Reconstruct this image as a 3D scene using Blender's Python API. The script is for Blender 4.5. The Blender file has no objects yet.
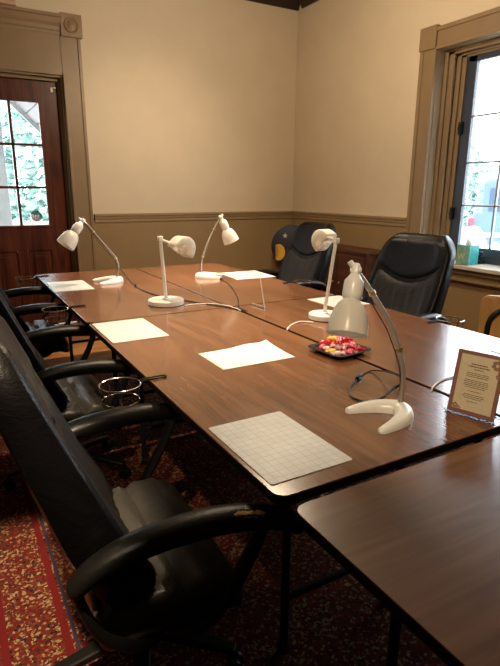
import bpy, bmesh, math, random
from mathutils import Vector as V, Matrix as M
random.seed(7)
PI = math.pi
S = bpy.context.scene
COL = S.collection
T = 0.74                                   # table top height
# ------------------------------------------------------------------ camera
CX, CY, CZ = -0.5640, -0.8542, 1.4029
YAW, PIT, ROL, FPX = 0.5196, 0.2659, 0.0053, 519.95
F_ = V((math.sin(YAW)*math.cos(PIT), math.cos(YAW)*math.cos(PIT), -math.sin(PIT)))
R0 = V((math.cos(YAW), -math.sin(YAW), 0)); U0 = R0.cross(F_)
R_ = R0*math.cos(ROL)+U0*math.sin(ROL); U_ = -R0*math.sin(ROL)+U0*math.cos(ROL)
CAM = V((CX, CY, CZ))
cd = bpy.data.cameras.new('camera'); cam = bpy.data.objects.new('camera', cd); COL.objects.link(cam)
m = M((R_, U_, -F_)).transposed().to_4x4(); m.translation = CAM
cam.matrix_world = m
cd.sensor_fit = 'HORIZONTAL'; cd.sensor_width = 36; cd.lens = FPX/500*36; cd.clip_start = .01; cd.clip_end = 300
S.camera = cam
def on(u, v, z=T):                          # where a measured sight line meets a level surface
    d = F_+R_*((u-250)/FPX)-U_*((v-333)/FPX)
    return CAM+d*((z-CZ)/d.z)
# ------------------------------------------------------------------ materials
def newmat(name):
    mt = bpy.data.materials.new(name); mt.use_nodes = True
    nt = mt.node_tree; b = nt.nodes['Principled BSDF']
    return mt, nt, b
def N(nt, typ, **kw):
    n = nt.nodes.new(typ)
    for k, v in kw.items():
        if hasattr(n, k): setattr(n, k, v)
        else: n.inputs[k].default_value = v
    return n
def ramp(nt, fac, stops):
    r = nt.nodes.new('ShaderNodeValToRGB'); e = r.color_ramp.elements
    while len(e) < len(stops): e.new(.5)
    for i, (p, c) in enumerate(stops): e[i].position = p; e[i].color = (*c, 1)
    nt.links.new(fac, r.inputs[0]); return r.outputs[0]
def coords(nt, kind='Object', scale=(1, 1, 1), rot=(0, 0, 0)):
    tc = nt.nodes.new('ShaderNodeTexCoord'); mp = nt.nodes.new('ShaderNodeMapping')
    mp.inputs['Scale'].default_value = scale; mp.inputs['Rotation'].default_value = rot
    nt.links.new(tc.outputs[kind], mp.inputs[0]); return mp.outputs[0]
def simple(name, col, rough=.5, metal=0, noise=0, nscale=30, bump=0, bscale=200, spec=.5, coat=0, trans=0, sss=0):
    mt, nt, b = newmat(name)
    b.inputs['Base Color'].default_value = (*col, 1); b.inputs['Roughness'].default_value = rough
    b.inputs['Metallic'].default_value = metal; b.inputs['Specular IOR Level'].default_value = spec
    b.inputs['Coat Weight'].default_value = coat
    if trans: b.inputs['Transmission Weight'].default_value = trans
    co = coords(nt)
    if noise:
        n = N(nt, 'ShaderNodeTexNoise', Scale=nscale, Detail=4.0); nt.links.new(co, n.inputs['Vector'])
        c = ramp(nt, n.outputs[0], [(.3, tuple(x*(1-noise) for x in col)), (.7, tuple(min(1, x*(1+noise)) for x in col))])
        nt.links.new(c, b.inputs['Base Color'])
    if bump:
        n = N(nt, 'ShaderNodeTexNoise', Scale=bscale, Detail=3.0); nt.links.new(co, n.inputs['Vector'])
        bp = N(nt, 'ShaderNodeBump', Strength=bump, Distance=.01); nt.links.new(n.outputs[0], bp.inputs['Height'])
        nt.links.new(bp.outputs[0], b.inputs['Normal'])
    return mt
def translucent(name, col, rough=.35, w=.35):
    mt, nt, b = newmat(name)
    b.inputs['Base Color'].default_value = (*col, 1); b.inputs['Roughness'].default_value = rough
    t = N(nt, 'ShaderNodeBsdfTranslucent'); t.inputs[0].default_value = (*col, 1)
    mx = N(nt, 'ShaderNodeMixShader'); mx.inputs[0].default_value = w
    nt.links.new(b.outputs[0], mx.inputs[1]); nt.links.new(t.outputs[0], mx.inputs[2])
    nt.links.new(mx.outputs[0], nt.nodes['Material Output'].inputs[0]); return mt
def clear(name, tint=(1, 1, 1), gloss=.08, rough=.02):
    mt = bpy.data.materials.new(name); mt.use_nodes = True; nt = mt.node_tree; nt.nodes.clear()
    o = N(nt, 'ShaderNodeOutputMaterial'); tr = N(nt, 'ShaderNodeBsdfTransparent'); tr.inputs[0].default_value = (*tint, 1)
    g = N(nt, 'ShaderNodeBsdfGlossy'); g.inputs['Roughness'].default_value = rough
    fr = N(nt, 'ShaderNodeFresnel', IOR=1.45); mul = N(nt, 'ShaderNodeMath', operation='MULTIPLY'); mul.inputs[1].default_value = gloss/.04*.6
    mx = N(nt, 'ShaderNodeMixShader'); nt.links.new(fr.outputs[0], mul.inputs[0]); nt.links.new(mul.outputs[0], mx.inputs[0])
    nt.links.new(tr.outputs[0], mx.inputs[1]); nt.links.new(g.outputs[0], mx.inputs[2]); nt.links.new(mx.outputs[0], o.inputs[0])
    return mt
def wood(name, dark, mid, light, along='Y', scale=1., rough=.35, coat=0, planks=None, spec=.5):
    mt, nt, b = newmat(name)
    a = {'X': (1.3, 22, 22), 'Y': (22, 1.3, 22), 'Z': (22, 22, 1.3)}[along]
    co = coords(nt, 'Object', tuple(x*scale for x in a))
    n1 = N(nt, 'ShaderNodeTexNoise', Scale=1.0, Detail=6.0, Roughness=.62, Distortion=1.1); nt.links.new(co, n1.inputs['Vector'])
    a2 = {'X': (.7, 5, 5), 'Y': (5, .7, 5), 'Z': (5, 5, .7)}[along]
    co2 = coords(nt, 'Object', tuple(x*scale for x in a2))
    n2 = N(nt, 'ShaderNodeTexNoise', Scale=1.0, Detail=2.0, Distortion=.6); nt.links.new(co2, n2.inputs['Vector'])
    sn = N(nt, 'ShaderNodeMath', operation='MULTIPLY'); sn.inputs[1].default_value = 46; nt.links.new(n2.outputs[0], sn.inputs[0])
    s2 = N(nt, 'ShaderNodeMath', operation='SINE'); nt.links.new(sn.outputs[0], s2.inputs[0])
    s3 = N(nt, 'ShaderNodeMath', operation='MULTIPLY'); s3.inputs[1].default_value = .085; nt.links.new(s2.outputs[0], s3.inputs[0])
    ad = N(nt, 'ShaderNodeMath', operation='ADD'); nt.links.new(n1.outputs[0], ad.inputs[0]); nt.links.new(s3.outputs[0], ad.inputs[1])
    c = ramp(nt, ad.outputs[0], [(.3, dark), (.5, mid), (.72, light)])
    nt.links.new(c, b.inputs['Base Color'])
    b.inputs['Roughness'].default_value = rough; b.inputs['Coat Weight'].default_value = coat; b.inputs['Coat Roughness'].default_value = .12; b.inputs['Specular IOR Level'].default_value = spec
    return mt
def two_tone_wall(name):
    mt, nt, b = newmat(name)
    g = N(nt, 'ShaderNodeNewGeometry'); sp = N(nt, 'ShaderNodeSeparateXYZ'); nt.links.new(g.outputs['Position'], sp.inputs[0])
    lt = N(nt, 'ShaderNodeMath', operation='LESS_THAN'); lt.inputs[1].default_value = 1.12; nt.links.new(sp.outputs['Z'], lt.inputs[0])
    n = N(nt, 'ShaderNodeTexNoise', Scale=3.0, Detail=5.0); nt.links.new(g.outputs['Position'], n.inputs['Vector'])
    hi = ramp(nt, n.outputs[0], [(.3, (.66, .56, .41)), (.7, (.70, .595, .44))])
    lo = ramp(nt, n.outputs[0], [(.3, (.30, .20, .095)), (.7, (.33, .225, .11))])
    mx = N(nt, 'ShaderNodeMix', data_type='RGBA'); nt.links.new(lt.outputs[0], mx.inputs[0]); nt.links.new(hi, mx.inputs[6]); nt.links.new(lo, mx.inputs[7])
    nt.links.new(mx.outputs[2], b.inputs['Base Color']); b.inputs['Roughness'].default_value = .55; b.inputs['Specular IOR Level'].default_value = .3
    n2 = N(nt, 'ShaderNodeTexNoise', Scale=90.0, Detail=3.0); nt.links.new(g.outputs['Position'], n2.inputs['Vector'])
    bp = N(nt, 'ShaderNodeBump', Strength=.12, Distance=.01); nt.links.new(n2.outputs[0], bp.inputs['Height']); nt.links.new(bp.outputs[0], b.inputs['Normal'])
    return mt
def mat_grid(name):                          # cutting mat: translucent white with fine rules, bolder every fifth, and two slanted guides
    mt, nt, b = newmat(name)
    tc = N(nt, 'ShaderNodeTexCoord'); sp = N(nt, 'ShaderNodeSeparateXYZ'); nt.links.new(tc.outputs['Object'], sp.inputs[0])
    def line(src, period, wid):
        a = N(nt, 'ShaderNodeMath', operation='PINGPONG'); a.inputs[1].default_value = period/2; nt.links.new(src, a.inputs[0])
        l = N(nt, 'ShaderNodeMath', operation='LESS_THAN'); l.inputs[1].default_value = wid; nt.links.new(a.outputs[0], l.inputs[0]); return l.outputs[0]
    def mx2(a, c):
        x = N(nt, 'ShaderNodeMath', operation='MAXIMUM'); nt.links.new(a, x.inputs[0]); nt.links.new(c, x.inputs[1]); return x.outputs[0]
    g = mx2(line(sp.outputs['X'], .0254, .0008), line(sp.outputs['Y'], .0254, .0008))
    d = N(nt, 'ShaderNodeMath', operation='ADD'); nt.links.new(sp.outputs['X'], d.inputs[0]); nt.links.new(sp.outputs['Y'], d.inputs[1])
    dg = line(d.outputs[0], .24, .0010)
    g = mx2(g, dg)
    nz = N(nt, 'ShaderNodeTexNoise', Scale=16.0, Detail=4.0); nt.links.new(tc.outputs['Object'], nz.inputs['Vector'])
    base = ramp(nt, nz.outputs[0], [(.25, (.60, .61, .60)), (.75, (.74, .75, .73))])
    # ruler numbers zone near the border reads as a faint blue band
    mx = N(nt, 'ShaderNodeMix', data_type='RGBA'); mx.inputs[7].default_value = (.27, .31, .35, 1); nt.links.new(base, mx.inputs[6])
    k = N(nt, 'ShaderNodeMath', operation='MULTIPLY'); k.inputs[1].default_value = .6; nt.links.new(g, k.inputs[0]); nt.links.new(k.outputs[0], mx.inputs[0])
    nt.links.new(mx.outputs[2], b.inputs['Base Color']); b.inputs['Roughness'].default_value = .38
    return mt
def rug_mat(name):
    mt, nt, b = newmat(name)
    co = coords(nt, 'Object', (1, 1, 1))
    nz = N(nt, 'ShaderNodeTexNoise', Scale=9.0, Detail=3.0); nt.links.new(co, nz.inputs['Vector'])
    mxv = N(nt, 'ShaderNodeMix', data_type='RGBA'); mxv.inputs[0].default_value = .035; nt.links.new(co, mxv.inputs[6]); nt.links.new(nz.outputs['Color'], mxv.inputs[7])
    v1 = N(nt, 'ShaderNodeTexVoronoi', Scale=115.0); nt.links.new(mxv.outputs[2], v1.inputs['Vector'])
    v2 = N(nt, 'ShaderNodeTexVoronoi', Scale=40.0, feature='DISTANCE_TO_EDGE'); nt.links.new(mxv.outputs[2], v2.inputs['Vector'])
    sc = N(nt, 'ShaderNodeSeparateColor'); nt.links.new(v1.outputs['Color'], sc.inputs[0])
    c1 = ramp(nt, sc.outputs[0], [(0, (0.0868, 0.0087, 0.0062)), (.44, (0.1178, 0.0136, 0.0087)), (.58, (0.2232, 0.1364, 0.0682)), (.68, (0.1364, 0.0310, 0.0155)), (.78, (0.0124, 0.0112, 0.0149)), (.87, (0.2604, 0.1736, 0.0930))])
    for e in [n for n in nt.nodes if n.type == 'VALTORGB']: e.color_ramp.interpolation = 'CONSTANT'
    edge = N(nt, 'ShaderNodeMath', operation='LESS_THAN'); edge.inputs[1].default_value = .045; nt.links.new(v2.outputs['Distance'], edge.inputs[0])
    mx = N(nt, 'ShaderNodeMix', data_type='RGBA'); nt.links.new(edge.outputs[0], mx.inputs[0]); nt.links.new(c1, mx.inputs[6]); mx.inputs[7].default_value = (.08, .025, .014, 1)
    sp = N(nt, 'ShaderNodeSeparateXYZ'); nt.links.new(co, sp.inputs[0])
    def band(src, at, w):
        s = N(nt, 'ShaderNodeMath', operation='SUBTRACT'); s.inputs[1].default_value = at; nt.links.new(src, s.inputs[0])
        a = N(nt, 'ShaderNodeMath', operation='ABSOLUTE'); nt.links.new(s.outputs[0], a.inputs[0])
        l = N(nt, 'ShaderNodeMath', operation='LESS_THAN'); l.inputs[1].default_value = w; nt.links.new(a.outputs[0], l.inputs[0]); return l.outputs[0]
    cur = mx.outputs[2]
    for at, w, col in ((-.575, .012, (.10, .008, .008, 1)), (-.395, .012, (.10, .008, .008, 1)), (-.60, .006, (.03, .025, .04, 1)), (-.37, .006, (.03, .025, .04, 1))):
        x = N(nt, 'ShaderNodeMix', data_type='RGBA'); nt.links.new(band(sp.outputs['X'], at, w), x.inputs[0]); nt.links.new(cur, x.inputs[6]); x.inputs[7].default_value = col
        cur = x.outputs[2]
    nt.links.new(cur, b.inputs['Base Color']); b.inputs['Roughness'].default_value = .95; b.inputs['Specular IOR Level'].default_value = .1
    n3 = N(nt, 'ShaderNodeTexNoise', Scale=400.0); nt.links.new(co, n3.inputs['Vector'])
    bp = N(nt, 'ShaderNodeBump', Strength=.5, Distance=.004); nt.links.new(n3.outputs[0], bp.inputs['Height']); nt.links.new(bp.outputs[0], b.inputs['Normal'])
    return mt
def leather(name, col, rough):
    mt, nt, b = newmat(name)
    co = coords(nt)
    n = N(nt, 'ShaderNodeTexNoise', Scale=7.0, Detail=6.0, Roughness=.6, Distortion=.8); nt.links.new(co, n.inputs['Vector'])
    v = N(nt, 'ShaderNodeTexVoronoi', Scale=160.0); nt.links.new(co, v.inputs['Vector'])
    b1 = N(nt, 'ShaderNodeBump', Strength=.35, Distance=.02); nt.links.new(n.outputs[0], b1.inputs['Height'])
    b2 = N(nt, 'ShaderNodeBump', Strength=.12, Distance=.003); nt.links.new(v.outputs[0], b2.inputs['Height']); nt.links.new(b1.outputs[0], b2.inputs['Normal'])
    nt.links.new(b2.outputs[0], b.inputs['Normal'])
    b.inputs['Base Color'].default_value = (*col, 1); b.inputs['Roughness'].default_value = rough; b.inputs['Specular IOR Level'].default_value = .22
    return mt
MT = dict(
 wall=two_tone_wall('two tone wall paint'),
 low_bounce=wood('dark wall panelling', (.05, .03, .018), (.09, .055, .03), (.12, .075, .04), 'Z', .6, .5),  # invented dark finish for the unseen walls, cuts bounced light
 ceiling=simple('ceiling paint', (.34, .29, .22), .8, noise=.04, nscale=4),
 trim=simple('taupe trim paint', (.26, .175, .092), .42, noise=.06, nscale=8),
 rail=simple('chair rail paint', (.33, .235, .125), .42, noise=.05, nscale=8),
 crown=wood('dark crown wood', (.012, .006, .004), (.03, .012, .008), (.05, .02, .012), 'X', 1, .4),
 floor=wood('oak floor', (.20, .08, .03), (.36, .16, .06), (.48, .24, .10), 'X', 1, .32),
 rug=rug_mat('persian rug'),
 door=wood('mahogany door', (.055, .012, .006), (.10, .024, .012), (.15, .04, .02), 'Z', .8, .33, spec=.4),
 laminate_y=wood('walnut laminate lengthwise', (.120, .044, .018), (.170, .066, .028), (.225, .094, .042), 'Y', 1., .25, coat=.55),
 laminate_x=wood('walnut laminate crosswise', (.120, .044, .018), (.170, .066, .028), (.225, .094, .042), 'X', 1., .25, coat=.55),
 black=simple('black plastic', (.006, .0055, .0055), .45, noise=.1, spec=.25),
 edge=simple('black edge band', (.004, .0035, .0035), .6, noise=.1, spec=.15),
 steel=simple('dark painted steel', (.010, .009, .008), .45, spec=.3, noise=.1),
 leather=leather('black leather', (.0035, .003, .0035), .38),
 leather_soft=leather('seat black leather', (.045, .041, .036), .34),  # seat leather, lighter than the backrest leather
 leather_pad=leather('grey leather pad', (.016, .015, .0155), .46),
 leather_navy=leather('blue black leather', (.004, .005, .009), .42),
 arm=simple('armrest leather', (.006, .0055, .005), .38, spec=.25, noise=.15, nscale=20, bump=.1, bscale=120),
 foam=simple('tan foam', (.55, .36, .17), .9, noise=.3, nscale=90, bump=.4, bscale=200),
 shade=translucent('milky plastic', (.94, .91, .84), .28, .42),
 white=simple('white plastic', (.84, .82, .77), .3, noise=.02),
 cord_white=simple('white cord', (.78, .74, .66), .45, noise=.02),
 cord_black=simple('black cord', (.01, .01, .01), .45, noise=.1),
 arm_tube=simple('smoked tube', (.46, .40, .34), .22, metal=.45, noise=.05),
 brass=simple('brass clip', (.65, .48, .22), .3, metal=.9, noise=.05),
 chrome=simple('chrome wire', (.75, .72, .68), .16, metal=1, noise=.03),
 bulb=simple('glass bulb', (.85, .62, .30), .1, trans=.5, noise=.02),
 mat=mat_grid('cutting mat'),
 paper=simple('white paper', (.84, .82, .78), .6, noise=.02, nscale=5),
 glass=clear('window glass', (.97, .99, 1), .03),
 acrylic=clear('clear acrylic', (.96, .97, .98), .025),
 tray=simple('black tray', (.007, .007, .008), .4, spec=.3, noise=.1),
 card=simple('cream card', (.78, .64, .42), .6, noise=.05, nscale=60),
 card_edge=simple('mauve card', (.32, .13, .095), .6, noise=.12, nscale=80),
 ink=simple('brown ink', (.17, .09, .05), .7, noise=.05),
 petal=simple('dusty petal', (.36, .17, .10), .7, noise=.15, nscale=90),
 pink=simple('pink wrapper', (.85, .16, .24), .25, noise=.25, nscale=70),
 red=simple('red wrapper', (.62, .02, .04), .25, noise=.2, nscale=70),
 yellow=simple('yellow wrapper', (.90, .60, .12), .25, noise=.15, nscale=70),
 blush=simple('pale pink wrapper', (.90, .62, .62), .25, noise=.3, nscale=120),
 maple=wood('maple plywood', (.50, .25, .075), (.62, .33, .11), (.72, .42, .16), 'Z', .6, .4),
 darkwood=wood('dark cabinet wood', (.05, .014, .007), (.085, .026, .013), (.12, .04, .02), 'Y', .7, .4),
 navy=simple('navy fabric paint', (.012, .018, .04), .6, noise=.3, nscale=15),
 moon=simple('moon yellow', (.75, .42, .05), .55, noise=.15, nscale=40),
 cream=simple('star cream', (.75, .62, .35), .55, noise=.1),
 teal=simple('teal box', (.05, .42, .44), .5, noise=.25, nscale=25),
 sage=simple('sage box face', (.22, .42, .34), .5, noise=.25, nscale=25),
 signred=simple('sign red', (.22, .025, .015), .5, noise=.1),
 signpale=simple('sign rim', (.55, .36, .26), .5, noise=.05),
 decal=clear('grey decal', (.42, .45, .45), .03),
 sash=simple('dark sash', (.045, .055, .085), .35, noise=.1),
 muntin=simple('grey muntin', (.34, .40, .48), .4, noise=.05),
 stool=simple('pale sill paint', (.62, .57, .50), .3, noise=.04),
 latch=simple('white latch', (.75, .72, .66), .4, noise=.05),
 grass=simple('lawn', (.30, .42, .20), .9, noise=.3, nscale=6),
 gravel=simple('pale gravel', (.62, .62, .60), .9, noise=.25, nscale=14),
 leaf=simple('leaf green', (.28, .42, .37), .6, noise=.15, nscale=4),
 bark=simple('bark', (.16, .11, .07), .9, noise=.3, nscale=12),
 post=simple('porch grey paint', (.22, .25, .28), .6, noise=.1, nscale=6),
 porchwood=simple('porch timber', (.14, .13, .13), .6, noise=.15, nscale=6),
 railred=simple('weathered rail', (.55, .33, .30), .7, noise=.1, nscale=10),
 train=simple('blue grey steel', (.06, .10, .16), .5, noise=.12, nscale=2),
 traindark=simple('dark train', (.025, .045, .08), .5, noise=.1, nscale=3),
 trainwhite=simple('train stripe', (.75, .78, .80), .5, noise=.05),
 outred=simple('outdoor red', (.42, .03, .05), .5, noise=.05),
 blossom=simple('white blossom', (.85, .86, .84), .8, noise=.08, nscale=20),
 can=simple('lamp can', (.7, .68, .62), .5, noise=.03),
)
# ------------------------------------------------------------------ mesh builder
class MB:
    def __init__(s): s.v = []; s.f = []
    def add(s, vs, fs, mx=None):
        o = len(s.v)
        for v in vs:
            v = V(v); s.v.append(tuple(mx @ v if mx else v))
        for f in fs: s.f.append(tuple(i+o for i in f))
        return s
    def box(s, a, b, mx=None):
        x0, y0, z0 = a; x1, y1, z1 = b
        return s.add([(x0,y0,z0),(x1,y0,z0),(x1,y1,z0),(x0,y1,z0),(x0,y0,z1),(x1,y0,z1),(x1,y1,z1),(x0,y1,z1)],
              [(0,3,2,1),(4,5,6,7),(0,1,5,4),(1,2,6,5),(2,3,7,6),(3,0,4,7)], mx)
    def rbox(s, c, h, r, n=6, fn=None, mx=None):   # rounded box of dense grid; fn moves a point
        c = V(c); h = V(h); vs = []; idx = {}; fs = []
        ns = [max(2, n)]*3
        def pt(p):
            key = tuple(round(x, 5) for x in p)
            if key in idx: return idx[key]
            q = V((p[0]*h.x, p[1]*h.y, p[2]*h.z)); inn = V([max(-(h[i]-r), min(h[i]-r, q[i])) for i in range(3)])
            d = q-inn
            if d.length > 1e-9: q = inn+d.normalized()*r
            q = q+c
            if fn: q = fn(q)
            idx[key] = len(vs); vs.append(tuple(q)); return idx[key]
        def g(i): 
            t = -1+2*i/n; return t
        # cluster samples near the edges
        def cl(i, ax):
            t = i/n; e = min(.45, r/(2*h[ax])*1.0)
            if n < 4: return -1+2*t
            k = n//4
            if i <= k: return -1+2*e*(i/k)
            if i >= n-k: return 1-2*e*((n-i)/k)
            return -1+2*(e+(1-2*e)*((i-k)/(n-2*k)))
        for ax in range(3):
            a, b = (ax+1) % 3, (ax+2) % 3
            for sg in (-1, 1):
                for i in range(n):
                    for j in range(n):
                        q = []
                        for (ii, jj) in ((i,j),(i+1,j),(i+1,j+1),(i,j+1)):
                            p = [0,0,0]; p[ax] = sg; p[a] = cl(ii, a); p[b] = cl(jj, b); q.append(pt(p))
                        fs.append(tuple(q) if sg > 0 else tuple(q[::-1]))
        return s.add(vs, fs, mx)
    def tube(s, pts, r, n=8, closed=False, cap=True, flat=1.0):
        pts = [V(p) for p in pts]; k = len(pts); rr = r if isinstance(r, (list, tuple)) else [r]*k
        tn = []
        for i in range(k):
            if closed: t = pts[(i+1) % k]-pts[i-1]
            else: t = pts[min(i+1, k-1)]-pts[max(i-1, 0)]
            tn.append(t.normalized())
        up = V((0, 0, 1)) if abs(tn[0].z) < .9 else V((1, 0, 0))
        nb = (up-tn[0]*up.dot(tn[0])).normalized(); vs = []; fs = []
        for i in range(k):
            nb = (nb-tn[i]*nb.dot(tn[i])).normalized(); bb = tn[i].cross(nb)
            for j in range(n):
                a = 2*PI*j/n; vs.append(tuple(pts[i]+(nb*math.cos(a)*flat+bb*math.sin(a))*rr[i]))
        m2 = k if closed else k-1
        for i in range(m2):
            for j in range(n):
                a = i*n+j; b = i*n+(j+1) % n; c = ((i+1) % k)*n+(j+1) % n; d = ((i+1) % k)*n+j
                fs.append((a, b, c, d))
        if cap and not closed:
            fs.append(tuple(range(n))[::-1]); fs.append(tuple((k-1)*n+j for j in range(n)))
        return s.add(vs, fs)
    def lathe(s, prof, mx=None, n=28):
        vs = []; fs = []; ring = []
        for (r, z) in prof:
            if r < 1e-6: ring.append([len(vs)]); vs.append((0, 0, z))
            else:
                ring.append([len(vs)+j for j in range(n)])
                vs += [(r*math.cos(2*PI*j/n), r*math.sin(2*PI*j/n), z) for j in range(n)]
        for a, b in zip(ring, ring[1:]):
            for j in range(n):
                q = [a[j % len(a)], a[(j+1) % len(a)], b[(j+1) % len(b)], b[j % len(b)]]
                u = []
                for x in q:
                    if x not in u: u.append(x)
                if len(u) > 2: fs.append(tuple(u))
        return s.add(vs, fs, mx)
    def prism(s, poly, z0, z1, mx=None):
        n = len(poly)
        return s.add([(x, y, z0) for x, y in poly]+[(x, y, z1) for x, y in poly],
              [tuple(range(n))[::-1], tuple(range(n, 2*n))]+[(i, (i+1) % n, n+(i+1) % n, n+i) for i in range(n)], mx)
    def sphere(s, c, r, n=12, sq=(1, 1, 1)):
        prof = [(r*math.sin(PI*i/n), -r*math.cos(PI*i/n)) for i in range(n+1)]
        prof[0] = (0, -r); prof[-1] = (0, r)
        return s.lathe(prof, M.Translation(c) @ M.Diagonal((*sq, 1)), n*2)
    def build(s, name, mat, parent=None, smooth=True, bevel=0, sub=0, solid=0):
        me = bpy.data.meshes.new(name); me.from_pydata(s.v, [], s.f); me.materials.append(MT[mat])
        bm = bmesh.new(); bm.from_mesh(me); bmesh.ops.remove_doubles(bm, verts=bm.verts, dist=2e-6); bmesh.ops.recalc_face_normals(bm, faces=bm.faces); bm.to_mesh(me); bm.free()
        o = bpy.data.objects.new(name, me); COL.objects.link(o)
        if parent: o.parent = parent
        if solid: md = o.modifiers.new('solid', 'SOLIDIFY'); md.thickness = solid; md.offset = -1
        if bevel:
            md = o.modifiers.new('bevel', 'BEVEL'); md.width = bevel; md.segments = 3; md.limit_method = 'ANGLE'; md.angle_limit = .6
        if sub: md = o.modifiers.new('sub', 'SUBSURF'); md.levels = sub; md.render_levels = sub
        if smooth:
            for p in me.polygons: p.use_smooth = True
            try: me.set_sharp_from_angle(angle=.7)
            except Exception: pass
        return o
def along(origin, axis, up=V((0, 0, 1))):     # matrix whose local +Z runs along axis
    z = V(axis).normalized(); u = V(up)
    if abs(z.dot(u)) > .99: u = V((1, 0, 0))
    x = (u-z*u.dot(z)).normalized(); y = z.cross(x)
    mx = M((x, y, z)).transposed().to_4x4(); mx.translation = V(origin); return mx
def spline(pts, n=8, closed=False):
    P = [V(p) for p in pts]; out = []; k = len(P)
    for i in range(k if closed else k-1):
        if closed: a, b, c, d = P[i-1], P[i], P[(i+1) % k], P[(i+2) % k]
        else: a, b, c, d = P[max(i-1, 0)], P[i], P[i+1], P[min(i+2, k-1)]
        for j in range(n):
            t = j/n; out.append(.5*((2*b)+(c-a)*t+(2*a-5*b+4*c-d)*t*t+(3*b-a-3*c+d)*t**3))
    if not closed: out.append(P[-1])
    return out
def rrect(x0, y0, x1, y1, r, n=6):
    out = []
    for cx, cy, a in ((x1-r, y1-r, 0), (x0+r, y1-r, PI/2), (x0+r, y0+r, PI), (x1-r, y0+r, 1.5*PI)):
        for i in range(n+1):
            t = a+PI/2*i/n; out.append((cx+r*math.cos(t), cy+r*math.sin(t)))
    return out
def tag(o, label=None, cat=None, group=None, kind=None):
    if label: o['label'] = label
    if cat: o['category'] = cat
    if group: o['group'] = group
    if kind: o['kind'] = kind
    return o
def thing(name, loc, label, cat, rz=0, group=None):
    o = bpy.data.objects.new(name, None); COL.objects.link(o); o.empty_display_size = .1
    o.location = loc; o.rotation_euler = (0, 0, rz); return tag(o, label, cat, group)
def copy_tree(o, parent=None):
    c = o.copy(); COL.objects.link(c)
    if parent: c.parent = parent
    for ch in [x for x in bpy.data.objects if x.parent == o]: copy_tree(ch, c)
    return c
def text_mesh(body, size, mx, name, mat, parent, extrude=.0006):
    cu = bpy.data.curves.new('txt', 'FONT'); cu.body = body; cu.size = size; cu.align_x = 'CENTER'; cu.extrude = extrude
    to = bpy.data.objects.new('txt', cu); COL.objects.link(to)
    dg = bpy.context.evaluated_depsgraph_get(); me = bpy.data.meshes.new_from_object(to.evaluated_get(dg))
    bpy.data.objects.remove(to); me.transform(mx); me.materials.clear(); me.materials.append(MT[mat])
    o = bpy.data.objects.new(name, me); COL.objects.link(o); o.parent = parent; return o

# ------------------------------------------------------------------ room
XR, YB, XL, YF, ZC = 3.31, 4.83, -2.9, -3.4, 3.60
def struct(mb, name, mat, parent=None, **k):
    o = mb.build(name, mat, parent, **k)
    if not parent: o['kind'] = 'structure'
    return o
struct(MB().box((XL-.3, YF-.3, -.15), (XR+.4, YB+.4, 0)), 'floor', 'floor', smooth=False)
struct(MB().box((XL-.3, YF-.3, ZC), (XR+.4, YB+.4, ZC+.15)), 'ceiling', 'ceiling', smooth=False)
# back wall with the door opening
DX0, DX1, DZ = -.45, .585, 2.475
b = MB().box((XL-.3, YB, 0), (DX0, YB+.3, ZC)).box((DX1, YB, 0), (XR+.4, YB+.3, ZC)).box((DX0, YB, DZ), (DX1, YB+.3, ZC))
struct(b, 'wall_back', 'wall', smooth=False)
WY0, WY1, WZ0, WZ1 = .63, 2.67, .80, 2.60
b = MB().box((XR, YF-.3, 0), (XR+.32, WY0, ZC)).box((XR, WY1, 0), (XR+.32, YB, ZC)).box((XR, WY0, 0), (XR+.32, WY1, WZ0)).box((XR, WY0, WZ1), (XR+.32, WY1, ZC))
struct(b, 'wall_right', 'wall', smooth=False)
struct(MB().box((XL-.3, YF-.3, 0), (XL, YB, ZC)), 'wall_left', 'low_bounce', smooth=False)
struct(MB().box((XL, YF-.3, 0), (XR, YF, ZC)), 'wall_front', 'low_bounce', smooth=False)
# chair rails: projecting cap, cove and lower bead
def rail_back(x0, x1):
    prof = [(0, 1.075), (.012, 1.078), (.014, 1.105), (.022, 1.118), (.024, 1.135), (.034, 1.142), (.036, 1.160), (.030, 1.166), (0, 1.166)]
    vs = [(x, YB-d, z) for x in (x0, x1) for d, z in prof]; n = len(prof)
    return MB().add(vs, [tuple(range(n)), tuple(range(n, 2*n))[::-1]]+[(i, (i+1) % n, n+(i+1) % n, n+i) for i in range(n)])
def rail_right(y0, y1, z0=1.075, sc=1.):
    prof = [(0, 0), (.012, .003), (.014, .03), (.022, .043), (.024, .06), (.034, .067), (.036, .085), (.030, .091), (0, .091)]
    vs = [(XR-d*sc, y, z0+z*sc) for y in (y0, y1) for d, z in prof]; n = len(prof)
    return MB().add(vs, [tuple(range(n)), tuple(range(n, 2*n))[::-1]]+[(i, (i+1) % n, n+(i+1) % n, n+i) for i in range(n)])
struct(rail_back(.79, XR), 'trim_1', 'rail', smooth=False)
struct(rail_right(2.845, YB-.036), 'trim_2', 'rail', smooth=False)
struct(rail_back(XL, -.66), 'trim_3', 'rail', smooth=False)
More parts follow.
